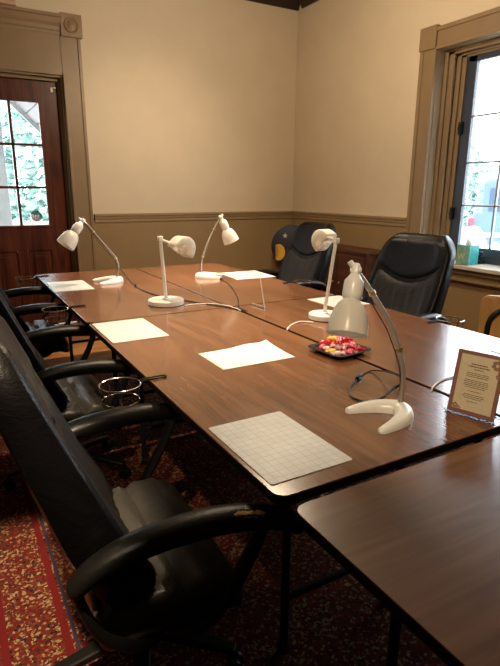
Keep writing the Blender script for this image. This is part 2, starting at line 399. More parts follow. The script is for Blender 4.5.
# crown mouldings, dark
def crown(mx_pts): return mx_pts
b = MB()
prof = [(0, 3.44), (.02, 3.44), (.03, 3.47), (.07, 3.53), (.085, 3.56), (.10, 3.565), (.10, 3.60), (0, 3.60)]; n = len(prof)
b.add([(x, YB-d, z) for x in (XL, XR) for d, z in prof], [tuple(range(n)), tuple(range(n, 2*n))[::-1]]+[(i, (i+1) % n, n+(i+1) % n, n+i) for i in range(n)])
struct(b, 'trim_4', 'crown', smooth=False)
b = MB(); b.add([(XR-d, y, z) for y in (YF, YB-.1) for d, z in prof], [tuple(range(n)), tuple(range(n, 2*n))[::-1]]+[(i, (i+1) % n, n+(i+1) % n, n+i) for i in range(n)])
struct(b, 'trim_5', 'crown', smooth=False)
struct(MB().box((.80, YB-.02, 0), (XR, YB, .16)).box((XL, YB-.02, 0), (-.67, YB, .16)), 'baseboard_back', 'trim', smooth=False, bevel=.006)
struct(MB().box((XR-.02, YF, 0), (XR, YB-.02, .16)), 'baseboard_right', 'trim', smooth=False, bevel=.006)

# ------------------------------------------------------------------ door
door = thing('door_1', (0, YB, 0), None, None); door['kind'] = 'structure'
# casing: side boards with back band, wide frieze board, cornice, corner blocks with rosettes
b = MB().box((DX1-.005, -.03, 0), (DX1+.185, 0, 2.82)).box((DX0-.185, -.03, 0), (DX0+.005, 0, 2.82))
b.box((DX1-.005, -.042, 0), (DX1+.018, 0, 2.49)).box((DX1+.155, -.040, 0), (DX1+.185, 0, 2.82)).box((DX0-.018, -.042, 0), (DX0+.005, 0, 2.49))
b.build('casing', 'trim', door, smooth=False, bevel=.004)
MB().box((DX0+.005, -.028, 2.47), (DX1-.005, 0, 2.82)).build('frieze_board', 'trim', door, smooth=False, bevel=.004)
prof = [(0, 2.82), (.03, 2.82), (.036, 2.845), (.028, 2.86), (.034, 2.89), (.05, 2.92), (.062, 2.955), (.075, 2.965), (.075, 2.99), (0, 2.99)]; n = len(prof)
b = MB(); b.add([(x, -d, z) for x in (DX0, DX1+.01) for d, z in prof], [tuple(range(n)), tuple(range(n, 2*n))[::-1]]+[(i, (i+1) % n, n+(i+1) % n, n+i) for i in range(n)])
b.build('cornice', 'trim', door, smooth=False)
for x in (DX1+.105, DX0-.105):
    k = MB().box((x-.1, -.055, 2.81), (x+.1, 0, 3.01)).build('corner_block', 'trim', door, smooth=False, bevel=.005)
    MB().lathe([(.07, 0), (.07, .006), (.062, .012), (.052, .008), (.046, .004), (.03, .008), (.012, .014), (0, .015)], along((x, -.055, 2.91), (0, -1, 0))).build('rosette', 'trim', k)
# jambs and stop
b = MB().box((DX1-.022, 0, 0), (DX1, .29, DZ)).box((DX0, 0, 0), (DX0+.022, .29, DZ)).box((DX0, 0, DZ-.022), (DX1, .29, DZ))
b.box((DX1-.045, .06, 0), (DX1-.02, .098, DZ-.02)).box((DX0+.02, .06, 0), (DX0+.045, .098, DZ-.02)).box((DX0+.02, .06, DZ-.05), (DX1-.02, .098, DZ-.02))
b.build('jamb', 'trim', door, smooth=False, bevel=.003)
lx0, lx1, lz1 = DX0+.024, DX1-.024, DZ-.026
gx0, gx1, gz0, gz1 = -.20, .352, 1.06, 2.225
b = MB().box((lx0, .1, .01), (gx0, .145, lz1)).box((gx1, .1, .01), (lx1, .145, lz1)).box((gx0, .1, gz1), (gx1, .145, lz1)).box((gx0, .1, .80), (gx1, .145, gz0)).box((gx0, .1, .01), (gx1, .145, .22))
b.box((.02, .1, .22), (.12, .145, .80))
leaf = b.build('door_leaf', 'door', door, smooth=False, bevel=.005)
for (a0, a1) in ((gx0, .02), (.12, gx1)):
    MB().box((a0, .113, .22), (a1, .135, .80)).box((a0+.05, .104, .27), (a1-.05, .12, .75)).build('panel', 'door', leaf, smooth=False, bevel=.008)
mid = .085
b = MB().box((mid-.013, .104, gz0), (mid+.013, .14, gz1))
for z in (1.43, 1.835): b.box((gx0, .104, z-.012), (gx1, .14, z+.012))
b.box((gx0, .092, gz0-.028), (gx1+.02, .11, gz0-.002))
b.build('muntin', 'door', leaf, smooth=False, bevel=.003)
MB().box((gx0, .12, gz0), (gx1, .124, gz1)).build('pane', 'glass', leaf, smooth=False)
k = MB().lathe([(0, 0), (.055, 0), (.055, .001), (0, .001)], along((.235, .1195, 1.15), (0, -1, 0))).build('decal', 'decal', leaf, smooth=False)
b = MB()
for i in range(4): b.box((.207+i*.016, .1172, 1.135), (.213+i*.016, .1184, 1.165))
b.build('decal_print', 'white', leaf, smooth=False)
b = MB().box((.475, .088, 2.33), (.50, .1, 2.375)).box((.50, .07, 2.362), (.525, .1, 2.375)).build('latch', 'latch', door, smooth=False, bevel=.003)
# sign above the door
sg = thing('wall_sign', (.02, YB, 3.0), 'red wall sign with pale rim above the brown door frame', 'sign')
MB().box((-.2, -.05, .004), (.2, -.002, .25)).build('frame', 'signpale', sg, smooth=False, bevel=.006)
MB().box((-.18, -.055, .04), (.182, -.045, .235)).build('face', 'signred', sg, smooth=False, bevel=.003)

# ------------------------------------------------------------------ window in the right wall
win = thing('window_1', (XR, 0, 0), None, None); win['kind'] = 'structure'
b = MB().box((-.028, WY1+.0, .84), (0, WY1+.17, 2.62)).box((-.036, WY1+.13, .84), (0, WY1+.17, 2.62)).box((-.034, WY1-.006, .84), (0, WY1+.02, 2.62))
b.box((-.028, WY0-.17, .84), (0, WY0, 2.62))
b.box((-.028, WY0, 2.595), (0, WY1, 2.755)).box((-.04, WY0, 2.73), (0, WY1, 2.765)).box((-.034, WY0, 2.59), (0, WY1, 2.62))
b.build('casing', 'trim', win, smooth=False, bevel=.004)
for y in (WY1+.085, WY0-.085):
    MB().box((-.048, y-.092, 2.60), (0, y+.092, 2.785)).build('corner_block', 'trim', win, smooth=False, bevel=.005)
# reveal linings and stops
b = MB().box((0, WY1-.012, WZ0), (.30, WY1, WZ1)).box((0, WY0, WZ0), (.30, WY0+.012, WZ1)).box((0, WY0, WZ1-.012), (.30, WY1, WZ1))
b.build('reveal', 'trim', win, smooth=False)
b = MB()
for (x0, x1, w) in ((.085, .10, .035), (.105, .13, .085), (.145, .16, .125), (.165, .24, .165)):
    b.box((x0, WY1-w-.012, WZ0), (x1, WY1-.01, WZ1)).box((x0, WY0+.01, WZ0), (x1, WY0+w+.012, WZ1)).box((x0, WY0+.01, WZ1-w*.42-.012), (x1, WY1-.01, WZ1-.01))
b.build('stop_moulding', 'trim', win, smooth=False, bevel=.004)
MB().box((-.10, WY0-.2, .765), (.0, WY1+.2, .80)).box((-.01, WY0+.001, .77), (.24, WY1-.001, .803)).build('window_sill', 'stool', win, smooth=False, bevel=.008)
MB().box((-.05, WY0-.17, .715), (0, WY1+.17, .765)).box((-.03, WY0-.17, .66), (0, WY1+.17, .72)).box((-.06, WY0-.17, .655), (0, WY1+.17, .675)).build('apron', 'trim', win, smooth=False, bevel=.006)
gx = .18
sy = [(2.475, 1.67), (1.63, .825)]
for (ya, yb) in sy:
    o = .078
    b = MB().box((gx, ya-o, .845), (gx+.045, ya, 2.52)).box((gx, yb, .845), (gx+.045, yb+o, 2.52)).box((gx, yb, .845), (gx+.045, ya, .93)).box((gx, yb, 2.475), (gx+.045, ya, 2.52))
    sash = b.build('sash', 'sash', win, smooth=False, bevel=.004)
    ym = (ya+yb)/2
    b = MB().box((gx+.012, ym-.009, .93), (gx+.035, ym+.009, 2.475))
    for z in (1.29, 1.655, 2.04): b.box((gx+.012, yb+o, z-.008), (gx+.035, ya-o, z+.008))
    b.build('muntin', 'muntin', sash, smooth=False, bevel=.003)
    MB().box((gx+.02, yb+o, .93), (gx+.025, ya-o, 2.475)).build('pane', 'glass', sash, smooth=False)
MB().box((gx-.02, 1.63, .845), (gx+.05, 1.67, 2.52)).box((gx-.01, WY0+.07, .80), (gx+.06, WY1-.07, .848)).box((gx-.01, WY0+.07, 2.52), (gx+.06, WY1-.07, 2.60)).box((gx+.0, 2.475, .80), (gx+.06, 2.51, 2.6)).box((gx, .79, .80), (gx+.06, .825, 2.6)).build('window_frame', 'sash', win, smooth=False, bevel=.004)
for z in (1.95, 1.22):
    MB().box((gx-.03, 2.465, z-.05), (gx, 2.50, z+.05)).tube([(gx-.035, 2.482, z+.03), (gx-.055, 2.476, z), (gx-.045, 2.472, z-.06)], .008).build('sash_lock', 'steel', win)
b = MB().rbox((gx-.05, 2.15, .815), (.035, .075, .012), .01)
b.tube(spline([(gx-.06, 2.13, .825), (gx-.062, 2.12, .85), (gx-.065, 2.10, .875), (gx-.07, 2.085, .895)]), .009).sphere((gx-.07, 2.083, .897), .016, 8)
b.tube([(gx-.05, 2.16, .82), (gx-.06, 2.20, .86), (gx-.06, 2.215, .885)], .006)
b.build('crank_handle', 'steel', win)

# ------------------------------------------------------------------ rug
RX0, RX1, RY0, RY1 = -2.0, 2.9, -2.6, 3.15
rug = MB().prism(rrect(RX0, RY0, RX1, RY1, .02), .0005, .003).build('oriental_rug', 'rug', smooth=False)
tag(rug, 'red patterned oriental rug with cream and dark blue motifs on the floor', 'rug')

# ------------------------------------------------------------------ tables
ZF = .003
def table(x0, y0, x1, y1, label, mat, zf=(ZF,)*4):
    t = thing('folding_table', ((x0+x1)/2, (y0+y1)/2, 0), label, 'table', group='folding tables pushed together')
    hx, hy = (x1-x0)/2, (y1-y0)/2
    MB().prism(rrect(-hx+.002, -hy+.002, hx-.002, hy-.002, .034, 8), T-.018, T).build('tabletop', mat, t, smooth=False, bevel=.0015)
    MB().prism(rrect(-hx, -hy, hx, hy, .036, 8), T-.026, T-.0025).build('edge_band', 'edge', t, smooth=False, bevel=.003)
    e = .20
    b = MB()
    b.box((-hx+e, -hy+e, T-.075), (-hx+e+.02, hy-e, T-.026)).box((hx-e-.02, -hy+e, T-.075), (hx-e, hy-e, T-.026))
    b.box((-hx+e, -hy+e, T-.075), (hx-e, -hy+e+.02, T-.026)).box((-hx+e, hy-e-.02, T-.075), (hx-e, hy-e, T-.026))
    b.build('apron', 'steel', t, smooth=False, bevel=.003)
    longy = hy > hx
    i = 0
    for sx in (-1, 1):
        for s in (-1, 1):
            px, py = (sx*(hx-.19), s*(hy-.24)) if longy else (sx*(hx-.24), s*(hy-.11))
            z0 = zf[i]; i += 1
            MB().tube([(px, py, z0), (px, py, T-.03)], .0135, 12).lathe([(.018, z0), (.018, z0+.025), (.0136, z0+.03)], M.Translation((px, py, 0)), 12).build('leg', 'steel', t)
        # cross stretcher between the pair of legs
    for s in (-1, 1):
        if longy: pts = [(-hx+.19, s*(hy-.24), .20), (hx-.19, s*(hy-.24), .20)]
        else: pts = [(s*(hx-.24), -hy+.11, .20), (s*(hx-.24), hy-.11, .20)]
        MB().tube(pts, .011, 10).build('stretcher', 'steel', t)
    return t
W1 = .829; X2 = .844; W2 = 1.632
table(0, 0, W1, 1.825, 'brown wood-grain folding table carrying the gridded mat nearest the camera', 'laminate_y')
table(0, 1.834, W1, 3.665, 'brown wood-grain folding table in front of the door, under the back left bent-arm lamp', 'laminate_y', (ZF,)*4)
table(X2, 0, W2, 1.825, 'brown folding table before the window, bright with its reflection', 'laminate_y')
table(X2-.006, 1.834, W2, 3.665, 'brown folding table at the back right by the corner chair', 'laminate_y', (ZF,)*4)
table(.006, -.80, 1.836, -.036, 'brown folding table set crosswise in the bottom right foreground', 'laminate_x')

# ------------------------------------------------------------------ office chairs
def lerp_tab(tab, t):
    for (a, x), (b, y) in zip(tab, tab[1:]):
        if t <= b: return x+(y-x)*((t-a)/(b-a) if b > a else 0)
    return tab[-1][1]
ZB0, ZB1 = .47, 1.165
XF = [(.40, .005), (.50, -.035), (.60, -.085), (.67, -.125), (.82, -.185), (.99, -.255), (1.14, -.315), (1.17, -.33)]   # centre of the front face
XBK = [(.40, -.12), (.50, -.17), (.67, -.235), (.86, -.29), (.95, -.315), (1.10, -.365), (1.17, -.385)]
def hw(z):
    t = (z-ZB0)/(ZB1-ZB0)
    w = .262+.022*math.sin(PI*min(1, t/.9))
    if t > .80: w -= .085*((t-.80)/.20)**2.4
    return w
def front(u, z):
    return lerp_tab(XF, z)+.045*abs(u)**3.0
def make_chair():
    t = thing('office_chair', (0, 0, 0), 'x', 'chair')
    # backrest shell: closed loops stacked upwards
    b = MB(); NZ, NU = 26, 20; vs = []; fs = []
    for k in range(NZ+1):
        tt = k/NZ; z = ZB0+(ZB1-ZB0)*(1-(1-tt)**1.25)
        w = hw(z); th = 1.
        if k >= NZ-2: th = (.93, .72, .35)[k-NZ+2]; 
        if k <= 1: th = (.45, .85)[k]
        xm = (front(0, z)+lerp_tab(XBK, z))/2
        loop = []
        for j in range(NU+1):
            u = -1+2*j/NU; us = math.copysign(1-(1-abs(u))**1.7, u)
            xf = front(us, z); edge = max(0, (abs(us)-.86)/.14)
            x = xf-(.028)*edge**2
            loop.append((xm+(x-xm)*th, us*w, z))
        for j in range(NU+1):
            u = 1-2*j/NU; us = math.copysign(1-(1-abs(u))**1.7, u)
            edge = max(0, (abs(us)-.7)/.3); x = lerp_tab(XBK, z)+.014*edge**2
            loop.append((xm+(x-xm)*th, us*w*.985, z))
        vs += loop
    n = 2*(NU+1)
    for k in range(NZ):
        for j in range(n): fs.append((k*n+j, k*n+(j+1) % n, (k+1)*n+(j+1) % n, (k+1)*n+j))
    fs.append(tuple(range(n))[::-1]); fs.append(tuple(NZ*n+j for j in range(n)))
    b.add(vs, fs); back = b.build('backrest', 'leather', t)
    back.data.set_sharp_from_angle(angle=1.6)
    def pad(zlo, zhi, umax, raise_, name, mat, crease=0):
        A, B = 30, 18; vs = []; fs = []
        for k in range(B+1):
            for j in range(A+1):
                u = (-1+2*j/A)*umax; z0 = zlo(u); z1 = zhi(u); z = z0+(z1-z0)*k/B
                e = min(1, min(j, A-j)/3.)*min(1, min(k, B-k)/2.5); e = math.sin(e*PI/2)
                x = front(u, z)-.006+(raise_+.006)*e
                if crease: x += crease*e*math.sin(u*17+2.2*math.sin(z*9)+1)*.5+crease*e*.5*math.sin(u*31+z*6)
                vs.append((x, u*hw(z), z))
        for k in range(B):
            for j in range(A): a = k*(A+1)+j; fs.append((a, a+1, a+A+2, a+A+1))
        return MB().add(vs, fs).build(name, mat, t)
    smile = lambda u: .865+.085*(abs(u)/.82)**2
    pad(smile, lambda u: 1.142-.02*abs(u)**3, .92, .016, 'headrest', 'leather_navy')
    pad(lambda u: .49, lambda u: smile(u)-.008, .86, .012, 'back_cushion', 'leather_pad', .0035)
    # seat
    def seatfn(q):
        x, y, z = q
        top = max(0, min(1, (z-.40)/.07))
        z += top*(.010*math.cos(y/.28*PI/2)-.016*math.exp(-((x-.045)/.009)**2)-.010*math.exp(-((abs(y)-.20)/.010)**2)-.010*math.exp(-((y+.02-.3*(x-.05))/.008)**2)*(1 if x > .0 else 0)*(1 if x < .2 else .3))
        z += top*.0075*math.sin(17*y+6*math.sin(20*x))*math.sin(40*x+9*y)
        if x > .10: z -= .05*((x-.10)/.10)**2*.6
        return V((x, y, z))
    MB().rbox((.02, 0, .415), (.19, .285, .055), .035, 28, seatfn).build('seat', 'leather_soft', t)
    MB().rbox((.0, 0, .352), (.16, .22, .014), .010, 6).box((-.09, -.08, .30), (.09, .08, .345)).build('seat_plate', 'black', t, bevel=.004)
    # arms: arched padded loops, open below
    for s in (-1, 1):
        y = s*.325
        path = spline([(-.225, y*.95, .60), (-.175, y*.98, .648), (-.10, y, .677), (.0, y*1.01, .688), (.11, y*1.03, .686), (.205, y*1.07, .672), (.275, y*1.13, .652), (.305, y*1.15, .625)], 5)
        k = len(path); rr = []
        for i in range(k):
            q = i/(k-1); rr.append(.042*(.55+.45*max(0, math.sin(PI*q))**.6) if 0 < i < k-1 else .016)
        arm = MB().tube(path, rr, 14, flat=.76).build('armrest', 'arm', t)
        sup = spline([(.235, y, .645), (.20, y, .56), (.14, y*.99, .46), (.09, y*.93, .385), (.04, y*.80, .345), (-.02, y*.6, .34)], 5)
        MB().tube(sup, .024, 12, flat=.6).build('arm_support', 'black', arm)
        sup = spline([(-.215, y*.95, .605), (-.205, y*.94, .55), (-.17, y*.95, .46), (-.10, y*.90, .385), (-.04, y*.78, .345), (.0, y*.6, .34)], 5)
        MB().tube(sup, .020, 12, flat=.6).build('arm_support', 'black', arm)
    MB().lathe([(0, .10), (.045, .10), (.045, .13), (.028, .14), (.028, .24), (.018, .245), (.018, .305), (0, .305)], None, 20).build('gas_lift', 'black', t)
    for i in range(5):
        a = 2*PI*i/5+.628; ca, sa = math.cos(a), math.sin(a)
        mx = M.Rotation(a, 4, 'Z')
        leg = MB().add([mx @ V(p) for p in [(.03, -.028, .115), (.03, .028, .115), (.03, .028, .15), (.03, -.028, .15), (.29, -.018, .075), (.29, .018, .075), (.29, .018, .092), (.29, -.018, .092)]],
              [(0,1,2,3),(4,7,6,5),(0,4,5,1),(1,5,6,2),(2,6,7,3),(3,7,4,0)]).build('base_leg', 'black', t, smooth=False, bevel=.006)
        c = MB()
        for s in (-1, 1):
            c.lathe([(0, -.008), (.020, -.008), (.027, -.004), (.027, .006), (.018, .010), (0, .010)], mx @ along((.285, s*.014, .028+ZF), (0, s, 0)), 16)
        c.tube([mx @ V((.285, 0, .04)), mx @ V((.285, 0, .08))], .007, 8)
        c.build('caster', 'black', leg)
    return t
proto = make_chair()
GRP = 'black leather office chairs around the tables'
chairs = [
 (-.205, .425, 0, 'black leather office chair in the near left foreground with a torn armrest'),
 (-.175, 1.66, 0, 'black leather office chair, second from the camera on the left side'),
 (-.155, 2.98, 0, 'black leather office chair nearest the door, farthest along the left side'),
 (1.835, 1.60, PI, 'black leather office chair with grey creased back cushion before the window'),
 (1.95, 2.93, PI, 'black leather office chair in the back corner before the moon-painted chair'),
]
made = []
for i, (x, y, rz, lab) in enumerate(chairs):
    o = proto if i == 0 else copy_tree(proto)
    o.location = (x, y, 0); o.rotation_euler = (0, 0, rz); tag(o, lab, 'chair', GRP); made.append(o)
made[0].rotation_euler.z = -.02; made[0].scale = (1, 1, .975); made[1].scale = (1, 1, .975); made[2].scale = (1, 1, .975); made[4].scale = (1, 1, .98); made[3].scale = (1, 1.03, .975); made[3].rotation_euler.z = PI+.08
# the torn patch on the near chair's right arm shows tan foam
arm = [o for o in bpy.data.objects if o.parent == made[0] and o.name.startswith('armrest')][0]
ys = -.325
ap = spline([(-.225, ys*.95, .60), (-.175, ys*.98, .648), (-.10, ys, .677), (.0, ys*1.01, .688), (.11, ys*1.03, .686), (.205, ys*1.07, .672), (.275, ys*1.13, .652), (.305, ys*1.15, .625)], 5)
b = MB(); A = 14; vs = []; fs = []
i0, i1 = 21.0, 25.4
for i in range(A+1):
    q = i/A; f = i0+(i1-i0)*q; k0 = int(f); P = ap[k0].lerp(ap[k0+1], f-k0); kk = len(ap)-1
    rr = .042*(.55+.45*max(0, math.sin(PI*f/kk))**.6)+.0008
    wa = .30*max(0, math.sin(PI*q))**.6*(1+.3*math.sin(i*2.3)); c0 = .62+.06*math.sin(i*1.7)
    for an in (c0-wa, c0, c0+wa): vs.append(P+V((0, -math.sin(an)*rr, math.cos(an)*rr*.76)))
for i in range(A):
    for c in (0, 1): fs.append((3*i+c, 3*i+c+1, 3*i+c+4, 3*i+c+3))
tp = b.add(vs, fs).build('torn_patch', 'foam', arm, solid=.0015); tp['label'] = 'tan foam showing through torn leather'

# light wood chair with a black bent tube arm, right edge
wc = thing('wooden_armchair', (2.17, .80, 0), 'light wood armchair with black bent tube frame at the right edge', 'chair', math.radians(-138))
b = MB(); prf = rrect(-.235, .47, .235, .80, .05, 6)
pts = []; A = 14; nn = len(prf)
def wback(y, z): return V((-.24-.12*(z-.45)+.25*y*y, y, z))
vs = [wback(y, z) for y, z in prf]+[wback(y, z)-V((.012, 0, 0)) for y, z in prf]
b.add(vs, [tuple(range(nn))[::-1], tuple(range(nn, 2*nn))]+[(i, (i+1) % nn, nn+(i+1) % nn, nn+i) for i in range(nn)])
b.build('backrest', 'maple', wc, smooth=False)
MB().rbox((.0, 0, .445), (.23, .23, .011), .010, 8).build('seat', 'maple', wc)
for s in (-1, 1):
    MB().tube([(-.24, s*.20, .43), (-.27, s*.22, ZF+.006)], .0125, 10).build('leg', 'black', wc)
    MB().tube([(.19, s*.20, .43), (.22, s*.22, ZF+.006)], .0125, 10).build('leg', 'black', wc)
pts = spline([(-.215, -.19, .44), (-.222, -.188, .56), (-.232, -.175, .66), (-.24, -.12, .715), (-.243, 0, .722), (-.24, .12, .715), (-.232, .175, .66), (-.222, .188, .56), (-.215, .19, .44)], 6)
MB().tube(pts, .0165, 10).build('back_frame', 'black', wc)
for x in (-.236, .19): MB().tube([(x, -.205, .425), (x, .205, .425)], .0115, 10).build('cross_bar', 'black', wc)

# round-backed painted chair in the corner
mc = thing('painted_chair', (2.99, 4.36, 0), 'dark blue round-backed chair painted with yellow moon and star', 'chair', 0)
nrm = V((-.50, -.86, 0)).normalized(); tgt = along((0, 0, 0), nrm)
ctr = V((.08, .12, .76))
mxd = along(ctr, nrm, V((0, 0, 1)))        # local x = up, y = horizontal, z towards the room
MB().lathe([(0, -.02), (.235, -.02), (.25, -.008), (.25, .008), (.235, .02), (0, .02)], mxd, 40).build('backrest', 'navy', mc)
b = MB(); pl = []
for i in range(21):
    a = -PI*.62+PI*1.24*i/20; pl.append((.10*math.cos(a), .10*math.sin(a)))
for i in range(21):
    a = PI*.62-PI*1.24*i/20; pl.append((.10*math.cos(a)*.38-.045, .10*math.sin(a)*.96))
# crescent faces the star
side = mxd.to_3x3() @ V((0, 1, 0)); sgn = 1 if side.x < 0 else -1
b.prism([(-.075-y*.98, sgn*.155-x*sgn*.75) for x, y in pl], .0205, .024, mxd); b.build('moon', 'moon', mc, smooth=False)
st = [((.035 if i % 2 == 0 else .014)*math.cos(i*PI/5), (.035 if i % 2 == 0 else .014)*math.sin(i*PI/5)) for i in range(10)]
MB().prism([(.125+x, sgn*.085+y) for x, y in st], .0205, .024, mxd).build('star', 'cream', mc, smooth=False)
sc = V((.0, -.02, .44))
MB().lathe([(0, -.012), (.19, -.012), (.20, 0), (.19, .012), (0, .012)], M.Translation(sc), 32).build('seat', 'navy', mc)
for a in (.6, 2.2, 3.7, 5.3):
    MB().tube([(sc.x+.13*math.cos(a), sc.y+.13*math.sin(a), .43), (sc.x+.17*math.cos(a), sc.y+.17*math.sin(a), 0)], [.016, .012], 10).build('leg', 'black', mc)
for s in (-1, 1):
    sd = V((nrm.y, -nrm.x, 0))*s
    MB().tube([sc+sd*.10+V((-nrm.x, -nrm.y, 0))*.14, ctr+sd*.13-V((0, 0, .15))], .012, 8).build('spindle', 'black', mc)

# low dark cabinet by the right wall
cb = thing('low_cabinet', (3.12, 3.45, 0), 'low dark reddish-brown wooden cabinet against the right wall behind the office chairs', 'cabinet')
MB().box((-.15, -.42, .06), (.16, .42, .80)).box((-.13, -.40, 0), (.16, .40, .06)).build('body', 'darkwood', cb, smooth=False, bevel=.004)
MB().box((-.165, -.435, .80), (.165, .435, .83)).build('top', 'darkwood', cb, smooth=False, bevel=.006)
for s in (-1, 1):
    d = MB().box((-.166, min(s*.005, s*.40), .09), (-.15, max(s*.005, s*.40), .77)).build('door', 'darkwood', cb, smooth=False, bevel=.005)
    MB().sphere((-.178, s*.05, .48), .012, 8).build('knob', 'brass', d)

# ------------------------------------------------------------------ mats and papers on the tables
def sheet(x0, y0, x1, y1, name, mat, label, cat, th=.002, group=None, rz=0, curl=0):
    cx, cy = (x0+x1)/2, (y0+y1)/2; hx, hy = (x1-x0)/2, (y1-y0)/2
    if curl:
        A = 16; vs = []; fs = []
        for j in range(A+1):
            for i in range(A+1):
                u, v = -1+2*i/A, -1+2*j/A; z = .001+curl*max(0, u*.5+v*.5-.1)**2*(1+.4*math.sin(6*u))
                vs.append((u*hx, v*hy, z))
        for j in range(A):
            for i in range(A): a = j*(A+1)+i; fs.append((a, a+1, a+A+2, a+A+1))
        o = MB().add(vs, fs).build(name, mat, solid=.0008)
    else:
        o = MB().prism(rrect(-hx, -hy, hx, hy, .008, 4), .0004, .0004+th).build(name, mat, smooth=False)
    o.location = (cx, cy, T); o.rotation_euler = (0, 0, rz); return tag(o, label, cat, group)
G = 'gridded mats and papers on the tables'
sheet(.016, .055, .263, .402, 'cutting_mat', 'mat', 'large white gridded cutting mat nearest the camera on the brown table', 'mat', group=G)
sheet(.015, 1.395, .285, 1.795, 'cutting_mat', 'mat', 'white gridded mat at the left table edge, in front of the disc-base lamp', 'mat', group=G)
sheet(.01, 2.79, .275, 3.205, 'cutting_mat', 'mat', 'white mat at the far left table corner beside the bent-arm lamp', 'mat', group=G, rz=-.02)
sheet(.285, .835, .62, 1.07, 'paper_sheet', 'paper', 'bright white sheet of paper lying alone mid-table left of the candy tray', 'paper', curl=.022, group=G)
sheet(1.345, 2.66, 1.69, 3.03, 'cutting_mat', 'mat', 'brightly lit white mat at the back by the empty acrylic stand', 'mat', group=G, rz=-.05)
sheet(1.365, 1.49, 1.625, 1.79, 'cutting_mat', 'mat', 'white mat behind the centre lamp at the far table edge', 'mat', group=G, rz=.0)
q = on(490, 351)
sheet(q.x, q.y-.37, 1.62, q.y, 'cutting_mat', 'mat', 'pale mat corner behind the framed card at the right edge', 'mat', group=G)

# ------------------------------------------------------------------ bent-arm lamps
def crescent(mx, s=1.):
    path = spline([(-.175, .098, 0), (-.11, .088, 0), (-.045, .062, 0), (-.002, .012, 0), (-.035, -.040, 0), (-.10, -.068, 0), (-.185, -.082, 0)], 6)
    k = len(path); n = 14; vs = []; fs = []
    for i, p in enumerate(path):
        q = i/(k-1); sq = max(0, math.sin(PI*q)); w = .011+.024*sq**.8; h = .014+.024*sq**.9
        if i in (0, k-1): w *= .35; h *= .5
        t = (path[min(i+1, k-1)]-path[max(i-1, 0)]).normalized(); nb = V((-t.y, t.x, 0))
        for j in range(n):
            a = PI*j/(n-1); c = math.cos(a)
            vs.append(mx @ (V(p)*s+nb*(w*s*math.copysign(abs(c)**.8, c))+V((0, 0, h*s*max(0, math.sin(a))**.75))))
    for i in range(k-1):
        for j in range(n-1): fs.append((i*n+j, i*n+j+1, (i+1)*n+j+1, (i+1)*n+j))
        fs.append((i*n+n-1, i*n, (i+1)*n, (i+1)*n+n-1))
    fs.append(tuple(range(n))); fs.append(tuple((k-1)*n+j for j in range(n))[::-1])
    return MB().add(vs, fs)
def bent_lamp(base, rz, arm, axis, label, cord, sw, hs=1., bs=1.):
    base = V(base); t = thing('desk_lamp', (base.x, base.y, T+.0005), label, 'lamp', 0, 'white desk lamps on the tables')
    L = lambda p: V(p)-t.location
    crescent(M.Rotation(rz, 4, 'Z'), bs).build('base', 'white', t)
    pts = spline([L(p) for p in arm], 8)
    a_ = MB().tube(pts, .0085, 12).build('arm', 'arm_tube', t)
    for q in (.30, .72):
        i = int(q*(len(pts)-1)); d = (pts[i+1]-pts[i]).normalized()
        MB().lathe([(.0086, -.006), (.0115, -.005), (.0115, .005), (.0086, .006)], along(pts[i], d), 14).build('clip', 'brass', a_)
    # wire running beside the arm
    off = V((-.012, .004, -.012)); MB().tube([p+off*(.4+.6*math.sin(PI*i/(len(pts)-1))) for i, p in enumerate(pts)], .0019, 6).build('wire', 'cord_black', a_)
    top = pts[-1]; ax = V(axis).normalized(); mx = along(top, ax)
    k = MB().rbox((0, 0, 0), (.015, .012, .020), .007, 6, None, mx)
    kd = V((pts[-1]-pts[-2]).normalized()); k.tube([top-kd*.01, top+kd*.032], .0085, 10).lathe([(0, -.018), (.009, -.016), (.009, .016), (0, .018)], along(top, ax.cross(V((0, 0, 1)))), 12)
    k.build('knuckle', 'white', t)
    MB().lathe([(r*hs, z*hs) for r, z in [(0, .012), (.014, .012), (.017, .018), (.022, .026), (.0285, .034), (.030, .05), (.030, .078), (.028, .088), (.0235, .092), (.0235, .10), (0, .10)]], mx).build('socket', 'white', t)
    sh = MB().lathe([(r*hs, z*hs) for r, z in [(.0235, .094), (.030, .097), (.040, .108), (.049, .125), (.055, .148), (.059, .172), (.060, .196), (.0575, .196), (.0565, .172), (.0525, .148), (.0465, .127), (.038, .112), (.028, .101), (.0235, .099)]], mx, 36).build('shade', 'shade', t)
    MB().lathe([(0, .10), (.014, .10), (.014, .115), (.024, .132), (.027, .148), (.022, .165), (.010, .174), (0, .176)] if hs == 1 else [(0, .10), (.014, .10), (.016, .12), (.028, .15), (.028, .175), (.02, .19), (0, .197)], mx, 20).build('bulb', 'bulb', sh)
    if cord:
        cp = spline([L(p) for p in cord], 7); c = MB().tube(cp, .0030, 6).build('cord', 'cord_black', t); c['label'] = 'thin black cord'
        if sw is not None:
            i = int(sw*(len(cp)-1)); d = (cp[i+1]-cp[i-1]).normalized()
            MB().rbox((0, 0, 0), (.009, .007, .022), .006, 6, None, along(cp[i]+V((0, 0, .005)), d)).build('switch', 'cord_black', c)
    return t
zc = T+.0035
armD = [(.592, .222, .765), (.592, .222, .88), (.565, .25, 1.00), (.53, .283, 1.08), (.505, .313, 1.135), (.478, .333, 1.178)]
bent_lamp((.590, .208), 0.0, armD, (-.335, -.265, -.92), 'white bent-arm desk lamp in front of the candy tray, nearest the camera',
   [(.592, .222, .85), on(394, 374, T+.06), on(383, 371, zc+.02), on(370, 371, zc), on(360, 377, zc), on(350, 388, zc), on(352, 397, zc), on(366, 401, zc), on(381, 398, zc), on(393, 388, zc), on(401, 384, zc)], .42, 1., .88)
